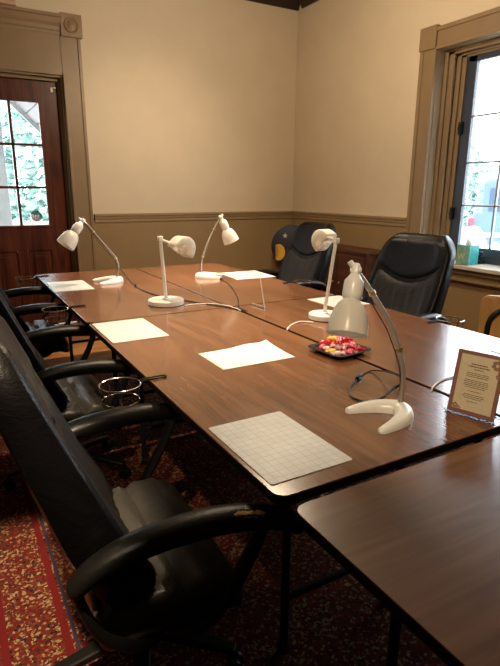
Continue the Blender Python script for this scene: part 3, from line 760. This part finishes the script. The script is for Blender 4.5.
armA = [(.500, 3.04, .765), (.512, 3.03, .86), (.49, 3.035, .93), (.44, 3.05, .995), (.37, 3.07, 1.09), (.325, 3.08, 1.155), (.288, 3.09, 1.19)]
bent_lamp((.515, 3.035), .12, armA, (-.60, -.12, -.72), 'white bent-arm desk lamp at the back left, head turned to the door',
   [(.512, 3.03, .85), on(126, 276, zc+.015), on(133, 284, zc), on(142, 290, zc), on(160, 296, zc), on(188, 301, zc), on(214, 305, zc), on(236, 309, zc), on(244, 311.2, zc)], .30, 1.12)
armE = [(1.145, 2.93, .765), (1.15, 2.925, .86), (1.175, 2.91, .95), (1.225, 2.89, 1.07), (1.262, 2.87, 1.15), (1.292, 2.857, 1.205)]
bent_lamp((1.13, 2.93), PI-.45, armE, (.40, -.10, -.9), 'white bent-arm desk lamp in the back middle, head turned to the right',
   [on(220, 279, zc), on(226, 282, zc), on(233, 289, zc), on(238, 299, zc), on(239, 307, zc), on(247, 311.2, zc)], .06, 1.05)

# ------------------------------------------------------------------ disc-base lamps
def disc_lamp(base, ptop, axis, roll, hc, label, cord, br=.108, hsz=1.):
    t = thing('desk_lamp', (base[0], base[1], T+.0005), label, 'lamp', 0, 'white desk lamps on the tables'); L = lambda p: V(p)-t.location
    MB().lathe([(0, 0), (br-.006, 0), (br, .004), (br, .026), (br-.005, .031), (br-.02, .031), (0, .029)], None, 48).build('base', 'white', t)
    p0 = V((ptop[2], ptop[3], .028)) if len(ptop) > 4 else V((0, 0, .028)); p1 = L((ptop[0], ptop[1], ptop[-1]))
    MB().tube([p0, p1], .0125, 4).lathe([(0, 0), (.022, 0), (.022, .006), (.014, .010)], M.Translation((p0.x, p0.y, .029)), 20).build('pole', 'white', t, bevel=.003)
    a = V(axis).normalized(); right = (-a).cross(V((0, 0, 1))).normalized(); up = V((0, 0, 1))
    ch = right*math.cos(roll)-up*math.sin(roll); no = up*math.cos(roll)+right*math.sin(roll)
    c = L(hc); r = .072*hsz; hl = .052*hsz
    vs = []; fs = []; A = 22; prof = [(-hl, .0), (-hl, .80), (-hl+.006, .93), (-hl+.016, 1), (hl-.006, 1), (hl-.001, .975), (hl, .95), (hl, .0)]
    K = len(prof)
    for i in range(A+1):
        th = PI*i/A
        for (d, s) in prof:
            vs.append(c+a*d+(ch*math.cos(th)*r+no*(math.sin(th)**.85 if 0 < i < A else 0)*r*1.32)*s)
    for i in range(A):
        for j in range(K-1): fs.append((i*K+j, i*K+j+1, (i+1)*K+j+1, (i+1)*K+j))
    b = MB().add(vs, fs)
    hd = b.build('lamp_head', 'shade', t, solid=.004)
    MB().lathe([(0, -.018), (.018, -.018), (.018, 0), (.012, .012), (0, .014)], along(c+no*.035, a), 16).build('bulb', 'white', hd)
    bk = c-a*hl+no*r*.45
    MB().tube([p1-V((0, 0, .012)), bk+a*.01], .0075, 10).rbox(p1-V((0, 0, .008)), (.014, .014, .014), .004, 4).build('pivot', 'white', t)
    cp = spline([L(p) for p in cord], 7); MB().tube(cp, .0036, 6).build('cord', 'cord_white', t)
    return t
disc_lamp((.53, 2.085), (.508, 2.085, 1.142), (.20, -.97, 0), .58, (.605, 2.03, 1.058), 'white disc-base desk lamp left of centre, hooded head facing right',
   [on(185, 305.5, zc), on(198, 304, zc), on(214, 304, zc), on(228, 306, zc), on(237, 309, zc), on(241, 310.5, zc)])
disc_lamp((1.145, 1.325), (1.185, 1.305, 1.165), (-.97, -.22, 0), -.85, (1.138, 1.322, 1.146), 'white disc-base desk lamp behind the candy tray, hooded head facing left',
   [on(313, 322.5, zc), on(302, 321.5, zc), on(294, 323.5, zc), on(289, 327, zc), on(287, 330, zc)], .085, .82)

# a white cord over the seam by the framed card
c = MB().tube(spline([on(431.5, 391, zc-.001), on(433, 387, zc+.006), on(438, 382.5, zc), on(447, 378.5, zc), on(458, 376.5, zc), on(472, 377, zc), on(484, 381, zc)], 7), .0032, 6).build('power_cord', 'cord_white')
tag(c, 'white power cord curling over the table seam left of the framed card', 'cord')

# ------------------------------------------------------------------ candy tray
tc = V((.826, .805, T+.001))
tr = thing('candy_tray', tc, 'black plastic tray of wrapped candies across the table seam', 'tray', .12)
def ringloop(h, r, z): return [(x, y, z) for x, y in rrect(-h, -h, h, h, r, 6)]
loops = [ringloop(.070, .02, 0), ringloop(.082, .025, .004), ringloop(.092, .03, .017), ringloop(.104, .035, .020), ringloop(.104, .035, .016), ringloop(.094, .03, .013)]
loops = [ringloop(.0705, .02, .0)]+[ringloop(.080, .024, .003), ringloop(.090, .028, .0155), ringloop(.104, .034, .0175), ringloop(.105, .034, .0195), ringloop(.088, .028, .0185), ringloop(.078, .024, .006), ringloop(.066, .02, .004)]
n = len(loops[0]); vs = [p for l in loops for p in l]; fs = []
for k in range(len(loops)-1):
    for j in range(n): fs.append((k*n+j, k*n+(j+1) % n, (k+1)*n+(j+1) % n, (k+1)*n+j))
fs.append(tuple(range(n))[::-1]); fs.append(tuple((len(loops)-1)*n+j for j in range(n)))
MB().add(vs, fs).build('tray_body', 'tray', tr)
b = MB()
for s in (-1, 1): b.rbox((s*.112*.707*1.0, -s*.112*.707*1.0, .0185), (.014, .014, .002), .0018, 4)
b.build('tray_tab', 'tray', tr)
def candy(kind):
    b = MB(); ws = []
    b.lathe([(0, -.016), (.008, -.015), (.0115, -.008), (.0125, 0), (.0115, .008), (.008, .015), (0, .016)], None, 12)
    for s in (-1, 1):
        w = MB(); ws.append(w); vs = [(.002*math.cos(a), .002*math.sin(a), s*.014) for a in [i*PI/6 for i in range(12)]]
        vs += [((.0125+.003*(i % 2))*math.cos(i*PI/6), (.004+.005*(i % 2))*math.sin(i*PI/6)*1.2, s*(.028+.003*(i % 3))) for i in range(12)]
        w.add(vs, [(i, (i+1) % 12, 12+(i+1) % 12, 12+i) for i in range(12)])
    return b, ws
cands = {}
CL = {'pink': 'bright pink twist-wrapped candy in the black tray', 'red': 'red twist-wrapped candy in the black tray',
      'yellow': 'yellow twist-wrapped candy in the black tray', 'blush': 'pale pink twist-wrapped candy in the black tray'}
rnd = random.Random(4)
spots = []
for i in range(13): spots.append((-.055+.0365*(i % 4)+rnd.uniform(-.004, .004), -.055+.036*(i//4)+rnd.uniform(-.004, .004), .0175))
for i in range(9): spots.append((-.035+.036*(i % 3)+rnd.uniform(-.005, .005), -.035+.036*(i//3)+rnd.uniform(-.005, .005), .0385))
for i in range(4): spots.append((-.018+.036*(i % 2)+rnd.uniform(-.004, .004), -.018+.036*(i//2), .0575))
seq = ['blush', 'pink', 'pink', 'red', 'yellow', 'blush', 'red', 'pink', 'blush', 'pink', 'red', 'yellow', 'pink']
for i, (x, y, z) in enumerate(spots):
    k = seq[i % len(seq)]
    if k not in cands:
        b, ws = candy(k); o = b.build('wrapped_candy', k); cands[k] = o
        for w in ws: w.build('wrapper_twist', k, o, smooth=False)
    else: o = copy_tree(cands[k])
    o.location = (tc.x+x, tc.y+y, T+z); o.rotation_euler = (PI/2+rnd.uniform(-.18, .18), rnd.uniform(-.2, .2), rnd.uniform(0, PI))
    tag(o, CL[k], 'candy', 'wrapped candies in the black tray')

# ------------------------------------------------------------------ acrylic holders
A0, A1 = on(446.5, 410.5), on(493.5, 424)
dx = (A1-A0).normalized(); wd = (A1-A0).length
bn = dx.cross(V((0, 0, 1))).normalized()
if bn.dot(CAM-A0) < 0: bn = -bn
LEAN = math.radians(14)
hold = thing('sign_holder', (A0+A1)/2+V((0, 0, .0005)), 'slanted clear acrylic stand at right showing a cream card with mauve border', 'sign holder')
up = (V((0, 0, 1))*math.cos(LEAN)-bn*math.sin(LEAN)).normalized(); nf = dx.cross(up); nf = nf if nf.dot(bn) > 0 else -nf
HH = .196
def panel(x0, x1, y0, y1, d0, d1):
    vs = [dx*x+up*y+nf*d for d in (d0, d1) for x, y in ((x0, y0), (x1, y0), (x1, y1), (x0, y1))]
    vs = [v+V((0, 0, .004)) for v in vs]
    return MB().add(vs, [(0,1,2,3),(4,7,6,5),(0,4,5,1),(1,5,6,2),(2,6,7,3),(3,7,4,0)])
h = wd/2
b = panel(-h-.006, h+.006, -.004, HH+.004, .0012, .0030); b2 = panel(-h-.006, h+.006, -.004, HH+.004, -.0030, -.0012)
b.add(b2.v, b2.f)
ft = MB(); 
for s0, s1 in ((-.010, .015),): pass
vs = [dx*x+bn*y+V((0, 0, z)) for z in (.0, .0025) for x, y in ((-h-.006, .008), (h+.006, .008), (h+.006, -.06), (-h-.006, -.06))]
b.add(vs, [(0,1,2,3),(4,7,6,5),(0,4,5,1),(1,5,6,2),(2,6,7,3),(3,7,4,0)])
vs = [dx*x+bn*y+V((0, 0, z)) for x in (-h-.006, h+.006) for y, z in ((.010, 0), (.010, .009), (.007, .009), (.007, 0))]
b.add(vs, [(0,1,2,3),(4,7,6,5),(0,4,5,1),(1,5,6,2),(2,6,7,3),(3,7,4,0)])
b.build('acrylic_stand', 'acrylic', hold, smooth=False)
cardo = panel(-h, h, 0, HH, -.0010, .0008).build('card', 'card_edge', hold, smooth=False)
sgx = 1 if dx.dot(R_) > 0 else -1
panel(-h+.013, h-.013, .013, HH-.012, .0008, .00092).build('inner_card', 'card', cardo, smooth=False)
b = MB(); rr = random.Random(3)
def bar(xc, w, y, hgt):
    x = xc-w/2
    while x < xc+w/2-.002:
        l = min(rr.uniform(.005, .013), xc+w/2-x); q = panel(x, x+l-.0016, y, y+hgt, .00092, .0010); b.add(q.v, q.f); x += l
for (y, w, hh) in ((.155, .050, .0045), (.1475, .066, .0045), (.140, .030, .0035), (.128, .066, .0028), (.1225, .070, .0028), (.117, .066, .0028), (.1065, .070, .0028), (.101, .074, .0028), (.0955, .072, .0028), (.090, .074, .0028), (.0845, .060, .0028), (.073, .040, .0026), (.062, .062, .0028), (.0565, .066, .0028), (.051, .056, .0028), (.041, .034, .0026)):
    bar(0, w, y, hh*.8)
b.build('printed_lines', 'ink', cardo, smooth=False)
def flower(b, x, y, r, petals):
    for i in range(petals):
        a = 2*PI*i/petals+.3; cx, cy = x+r*.62*math.cos(a), y+r*.62*math.sin(a); k = 10
        pts = [(cx+r*.42*math.cos(2*PI*j/k), cy+r*.36*math.sin(2*PI*j/k)) for j in range(k)]
        vs = [dx*px+up*py+nf*d+V((0, 0, .004)) for d in (.00095, .00112+.00002*i) for px, py in pts]
        b.add(vs, [tuple(range(k))[::-1], tuple(range(k, 2*k))]+[(j, (j+1) % k, k+(j+1) % k, k+j) for j in range(k)])
b = MB()
flower(b, sgx*(h-.022), HH-.030, .016, 6); flower(b, sgx*(h-.006), HH-.045, .013, 5); flower(b, sgx*(h-.012), HH-.062, .009, 5)
flower(b, -sgx*(h-.022), .022, .009, 5); flower(b, -sgx*(h-.034), .016, .007, 5)
b.build('flower_print', 'petal', cardo, smooth=False)

q0, q1 = on(252, 307), on(265, 311)
e = (q1-q0); e.z = 0; el = e.length; ed = e.normalized(); vd = V((-.12, .99, 0)); vd = (q1-CAM); vd.z = 0; vd.normalize()
h2 = thing('sign_holder', q0+V((0, 0, .0005)), 'empty clear acrylic stand seen edge-on beside the back bright mat', 'sign holder')
def slab(p, q, th, d0, d1):                 # ribbon from p to q (in ed,z plane) with depth along vd
    p = V(p); q = V(q); t = (q-p).normalized(); nn = V((-t.y, t.x))*th/2
    pr = [p+nn, q+nn, q-nn, p-nn]
    vs = [ed*a.x+V((0, 0, a.y))+vd*d for d in (d0, d1) for a in pr]
    return MB().add(vs, [(0,1,2,3),(4,7,6,5),(0,4,5,1),(1,5,6,2),(2,6,7,3),(3,7,4,0)])
b = slab((0, .0015), (el, .0015), .003, 0, .10); c2 = slab((el-.001, .001), (el-.055, .195), .003, 0, .10); b.add(c2.v, c2.f)
b.build('acrylic_panel', 'acrylic', h2, smooth=False)
b = MB()
for d in (0, .10):
    for p, q in (((0, .0016), (el, .0016)), ((el-.001, .001), (el-.055, .195))):
        pp = ed*p[0]+V((0, 0, p[1]))+vd*d; qq = ed*q[0]+V((0, 0, q[1]))+vd*d; b.tube([pp, qq], .0016, 6)
b.build('polished_edge', 'white', h2)

# ------------------------------------------------------------------ wire baskets hooked on the table edges
def basket():
    t = thing('wire_basket', (0, 0, 0), 'x', 'basket')
    r0, r1, z0, z1 = .072, .060, -.115, .0
    ring = lambda r, z, n=28: [(r*math.cos(2*PI*i/n), r*math.sin(2*PI*i/n), z) for i in range(n)]
    MB().tube(ring(r0, z1), .0030, 6, closed=True).build('rim', 'chrome', t)
    b = MB().tube(ring(r1, z0), .0022, 6, closed=True).tube(ring((r0+r1)/2, (z0+z1)/2), .0016, 6, closed=True)
    for i in range(10):
        a = 2*PI*i/10; b.tube([(r0*math.cos(a), r0*math.sin(a), z1), (r1*math.cos(a), r1*math.sin(a), z0)], .0016, 6)
    b.build('wire_side', 'chrome', t)
    b = MB()
    for i in range(-4, 5):
        o = i*.0125; w = math.sqrt(max(0, r1*r1-o*o)); b.tube([(o, -w, z0), (o, w, z0)], .0014, 6)
    for o in (-.03, 0, .03):
        w = math.sqrt(r1*r1-o*o); b.tube([(-w, o, z0-.002), (w, o, z0-.002)], .0014, 6)
    b.build('wire_floor', 'chrome', t)
    # handle reaches over the table top and has a looped end
    hp = spline([(r0, -.008, 0), (r0+.03, -.009, .004), (r0+.075, -.011, .004), (r0+.098, -.006, .004), (r0+.098, .006, .004), (r0+.075, .011, .004), (r0+.03, .009, .004), (r0, .008, 0)], 5)
    MB().tube(hp, .0032, 8).build('handle', 'black', t)
    return t
pb = basket()
bl = [(-.105, .872, 0, 'wire basket hooked on the table edge behind the nearest chair arm'),
      (-.085, 2.255, 0, 'wire basket hooked on the table edge between the second and third left chairs'),
      (-.085, 3.53, 0, 'wire basket hooked at the far left table corner near the door'),
      (W2+.10, 2.36, PI, 'wire basket on the far table edge below the corner chair'),
      (W2+.105, .985, PI, 'wire basket on the right table edge beside the window chair arm')]
for i, (x, y, rz, lab) in enumerate(bl):
    o = pb if i == 0 else copy_tree(pb)
    o.location = (x, y, T+.0005); o.rotation_euler = (0, 0, rz); tag(o, lab, 'basket', 'wire baskets hooked on the table edges')

# ------------------------------------------------------------------ things on the window sill
tb = thing('tissue_box', (XR+.01, 2.145, .8035), 'teal tissue box with white lettering on the window sill', 'tissue box')
MB().box((-.062, -.064, 0), (.062, .066, .165)).build('box', 'teal', tb, smooth=False, bevel=.003)
MB().box((-.0632, -.060, .004), (-.0620, .064, .162)).build('front_panel', 'sage', tb, smooth=False)
text_mesh('W', .07, M.Translation((-.0635, .015, .045)) @ M.Rotation(PI/2, 4, 'X').__class__(((0, 0, -1, 0), (-1, 0, 0, 0), (0, 1, 0, 0), (0, 0, 0, 1))), 'lettering', 'cream', tb)
b = MB()
for i in range(5):
    a = i*1.3; A = 6; vs = []
    for j in range(A+1):
        for k in range(3):
            vs.append((.03*(j/A-.5)*math.cos(a)+.006*math.sin(k*3+i)+.01*math.sin(a), .07*(j/A-.5)*math.sin(a+.8)+.01*math.cos(j+i), (.160)+k*(.02+.012*math.sin(j*1.7+i))))
    b.add(vs, [(j*3+k, j*3+k+1, (j+1)*3+k+1, (j+1)*3+k) for j in range(A) for k in range(2)])
b.build('tissue', 'paper', tb, solid=.0008)
ac = MB().box((-.03, -.05, 0), (.03, .05, .15)); 
for _ in (0,): pass
q = ac.build('acrylic_box', 'acrylic', smooth=False, bevel=.003); q.location = (XR+.03, 2.50, .8035)
tag(q, 'small clear acrylic box on the window sill left of the tissue box', 'box')

# ------------------------------------------------------------------ outdoors
g = MB().box((-30, -40, -.5), (45, 45, -.35)).build('outdoor_ground', 'gravel', smooth=False); g['kind'] = 'structure'
# porch outside the door
pp = thing('porch_post', (.07, 6.85, -.35), 'grey porch post seen through the left door panes', 'post')
MB().box((-.11, -.11, .12), (.11, .11, 3.3)).build('shaft', 'post', pp, smooth=False, bevel=.012)
MB().box((-.16, -.16, 0), (.16, .16, .14)).build('plinth', 'post', pp, smooth=False, bevel=.012)
pr = thing('porch_roof', (0, 0, 0), 'dark timber porch roof edge seen through the upper door panes', 'roof')
rm = M.Translation((-.62, 0, 3.43)) @ M.Rotation(math.radians(45), 4, 'Y')
for i in range(13):
    MB().box((.02+i*.17, 5.14, 0), (.18+i*.17, 6.72, .03), rm).build('soffit_board', 'porchwood', pr, smooth=False)
MB().box((0, 5.14, .03), (2.3, 6.75, .09), rm).build('deck', 'porchwood', pr, smooth=False)
MB().box((0, 6.70, -.05), (2.3, 6.76, .03), rm).build('fascia', 'post', pr, smooth=False)
fr = thing('porch_railing', (.2, 7.4, -.35), 'pinkish weathered railing low behind the door glass', 'railing')
MB().box((-1.6, -.04, 1.22), (2.2, .04, 1.3)).box((-1.6, -.03, .35), (2.2, .03, .42)).build('rail', 'railred', fr, smooth=False, bevel=.006)
b = MB()
for i in range(30): b.box((-1.58+i*.125, -.02, .4), (-1.54+i*.125, .02, 1.23))
o = b.build('baluster_row', 'railred', fr, smooth=False)
for x in (-1.6, .35, 2.2): MB().box((x-.05, -.05, 0), (x+.05, .05, 1.4)).build('newel', 'railred', fr, smooth=False)
def tree(loc, r, h, label, seed):
    rd = random.Random(seed); t = thing('tree', loc, label, 'tree', group='trees beyond the building')
    MB().tube([(0, 0, 0), (.1, .05, h*.35), (.0, .1, h*.7)], [.2, .16, .08], 10).build('trunk', 'bark', t)
    vs = []; fs = []
    for i in range(5200):
        a = rd.uniform(0, 2*PI); c = rd.uniform(-1, 1); q = r*rd.uniform(.45, 1)**.5; s = math.sqrt(1-c*c)
        p = V((q*s*math.cos(a), q*s*math.sin(a), h*.62+q*c*.95)); l = rd.uniform(.13, .25)
        d1 = V((rd.uniform(-1, 1), rd.uniform(-1, 1), rd.uniform(-.6, .6))).normalized()*l; d2 = d1.cross(V((rd.uniform(-1, 1), rd.uniform(-1, 1), rd.uniform(-1, 1)))).normalized()*l*.45
        k = len(vs); vs += [p-d1, p+d2, p+d1, p-d2]; fs.append((k, k+1, k+2, k+3))
    MB().add(vs, fs).build('crown', 'leaf', t, smooth=False)
tree((2.6, 15.5, -.35), 2.5, 3.6, 'leafy green tree seen through the glass panes of the brown door', 1)
# parked van beyond the window
van = thing('parked_van', (12.1, 5.5, -.35), 'blue grey van with white roof parked beyond the window', 'van', math.atan2(-.815, .58))
b = MB()
prof = [(-2.7, .35), (-2.72, .9), (-2.66, 1.25), (-2.58, 1.95), (-2.4, 2.05), (1.1, 2.05), (1.45, 1.95), (2.05, 1.25), (2.65, 1.05), (2.75, .8), (2.72, .35)]
n = len(prof); vs = [(x, y, z) for y in (-.9, .9) for x, z in prof]
b.add(vs, [tuple(range(n))[::-1], tuple(range(n, 2*n))]+[(i, (i+1) % n, n+(i+1) % n, n+i) for i in range(n)])
b.build('body', 'train', van, smooth=False, bevel=.06)
MB().rbox((-.65, 0, 2.08), (1.8, .86, .05), .04, 6).build('roof', 'trainwhite', van)
for x0, x1 in ((-2.35, -1.25), (-1.1, .0), (.12, 1.2)):
    for y in (-.905, .905): MB().box((x0, y-.012, 1.35), (x1, y+.012, 1.85)).build('window', 'traindark', van, smooth=False, bevel=.01)
for y in (-.9, .9): MB().box((-2.69, y-.02, .78), (2.6, y+.02, .88)).build('stripe', 'trainwhite', van, smooth=False)
for y in (-.83, .83):
    lt = MB().box((-2.75, y-.1, 1.0), (-2.62, y+.1, 1.2)).build('tail_light', 'outred', van, smooth=False, bevel=.02)
for x in (-1.75, 1.75):
    for y in (-.8, .8): MB().lathe([(0, -.11), (.3, -.11), (.34, -.06), (.34, .06), (.3, .11), (0, .11)], along((x, y, .34), (0, 1, 0)), 24).build('wheel', 'traindark', van)
for k, (x, y, r, h) in enumerate(((19.5, 17.0, 2.6, 3.2), (23.5, 12.5, 2.8, 3.0), (26.5, 6.0, 2.8, 3.4))):
    tree((x, y, -.35), r, h, ('round green tree beyond the van, left in the window', 'round green tree beyond the van, middle of the window', 'round green tree beyond the van, at the right frame edge')[k], 11+k)
def bush(loc, label, seed):
    rd = random.Random(seed); t = thing('flowering_bush', loc, label, 'bush', group='white flowering bushes outside the window')
    b = MB(); l = MB()
    for i in range(46):
        a = rd.uniform(0, 2*PI); q = .62*math.sqrt(rd.random()); z = 1.22-.8*q*q+rd.uniform(-.12, .05)
        b.sphere((q*math.cos(a), q*math.sin(a), z), rd.uniform(.08, .14), 5, (1, 1, .8))
    for i in range(500):
        a = rd.uniform(0, 2*PI); q = .72*math.sqrt(rd.random()); z = rd.uniform(.05, 1.2-.7*q*q); p = V((q*math.cos(a), q*math.sin(a), z))
        d1 = V((rd.uniform(-1, 1), rd.uniform(-1, 1), rd.uniform(-1, 1))).normalized()*.09; d2 = d1.cross(V((rd.uniform(-1, 1), rd.uniform(-1, 1), 1))).normalized()*.045
        l.add([p-d1, p+d2, p+d1, p-d2], [(0, 1, 2, 3)])
    b.build('blossom', 'blossom', t); l.build('foliage', 'leaf', t, smooth=False)
bush((5.25, 3.75, -.35), 'white flowering bush low outside the window, behind the tissue box', 1)
bush((6.3, 2.1, -.35), 'white flowering bush outside the window behind the crank handle', 2)

# ------------------------------------------------------------------ light
w = bpy.data.worlds.new('sky'); S.world = w; w.use_nodes = True; nt = w.node_tree
bg = nt.nodes['Background']
tcw = N(nt, 'ShaderNodeTexCoord'); spw = N(nt, 'ShaderNodeSeparateXYZ'); nt.links.new(tcw.outputs['Generated'], spw.inputs[0])
nzw = N(nt, 'ShaderNodeTexNoise', Scale=2.5, Detail=4.0); nt.links.new(tcw.outputs['Generated'], nzw.inputs['Vector'])
cw = ramp(nt, nzw.outputs[0], [(.35, (.78, .90, 1.0)), (.65, (.95, .98, 1.0))]); nt.links.new(cw, bg.inputs['Color'])
bg.inputs['Strength'].default_value = 10.0
def portal(loc, rot, sx, sy):
    l = bpy.data.lights.new('portal', 'AREA'); l.shape = 'RECTANGLE'; l.size = sx; l.size_y = sy; l.cycles.is_portal = True
    o = bpy.data.objects.new('daylight_portal', l); COL.objects.link(o); o.location = loc; o.rotation_euler = rot
portal((XR+.30, (WY0+WY1)/2, (WZ0+WZ1)/2), (0, -PI/2+PI, 0), WZ1-WZ0, WY1-WY0)
portal((.07, YB+.28, 1.25), (-PI/2, 0, 0), DX1-DX0, 2.4)
def room_or_fill_spot(x, y, power, ang, blend, col=(1, .78, .52), r=.05, tgt=None):
    l = bpy.data.lights.new('room_or_fill_spot', 'SPOT'); l.energy = power; l.spot_size = math.radians(ang); l.spot_blend = blend; l.color = col; l.shadow_soft_size = r
    o = bpy.data.objects.new('room_or_fill_spot', l); COL.objects.link(o); o.location = (x, y, ZC-.03)
    d = V(tgt)-V(o.location) if tgt else V((0, 0, -1)); o.rotation_euler = d.to_track_quat('-Z', 'Y').to_euler()
def fill_point(x, y, z, power, col=(1, .79, .54), r=.12):
    l = bpy.data.lights.new('fill_point', 'POINT'); l.energy = power; l.color = col; l.shadow_soft_size = r
    o = bpy.data.objects.new('fill_point', l); COL.objects.link(o); o.location = (x, y, z)
fill_point(1.5, 2.4, 2.8, 86)  # added unseen point light, brightens the walls and tables
room_or_fill_spot(1.4, 2.9, 130, 75, 1, tgt=(1.4, 4.83, .9), r=.15)  # added unseen wash spot, brightens the lower back wall
room_or_fill_spot(-1.3, -1.5, 300, 40, .5, tgt=(1.2, 1.3, .9))  # added fill spot behind the camera, lifts card and lamp fronts, spares the chair
room_or_fill_spot(.85, 1.95, 340, 57, .8)
room_or_fill_spot(.80, 3.5, 420, 36, .6, tgt=(.80, 3.25, 0))
room_or_fill_spot(1.55, 3.3, 420, 34, .7, tgt=(1.5, 2.95, 0))
room_or_fill_spot(.45, 1.2, 220, 34, .9)
room_or_fill_spot(-1.05, -.75, 1000, 18, .3, tgt=(-.58, .70, 0))
S.view_settings.view_transform = 'Standard'; S.view_settings.look = 'None'; S.view_settings.exposure = 0.22; S.view_settings.gamma = 1
S.view_settings.use_curve_mapping = False
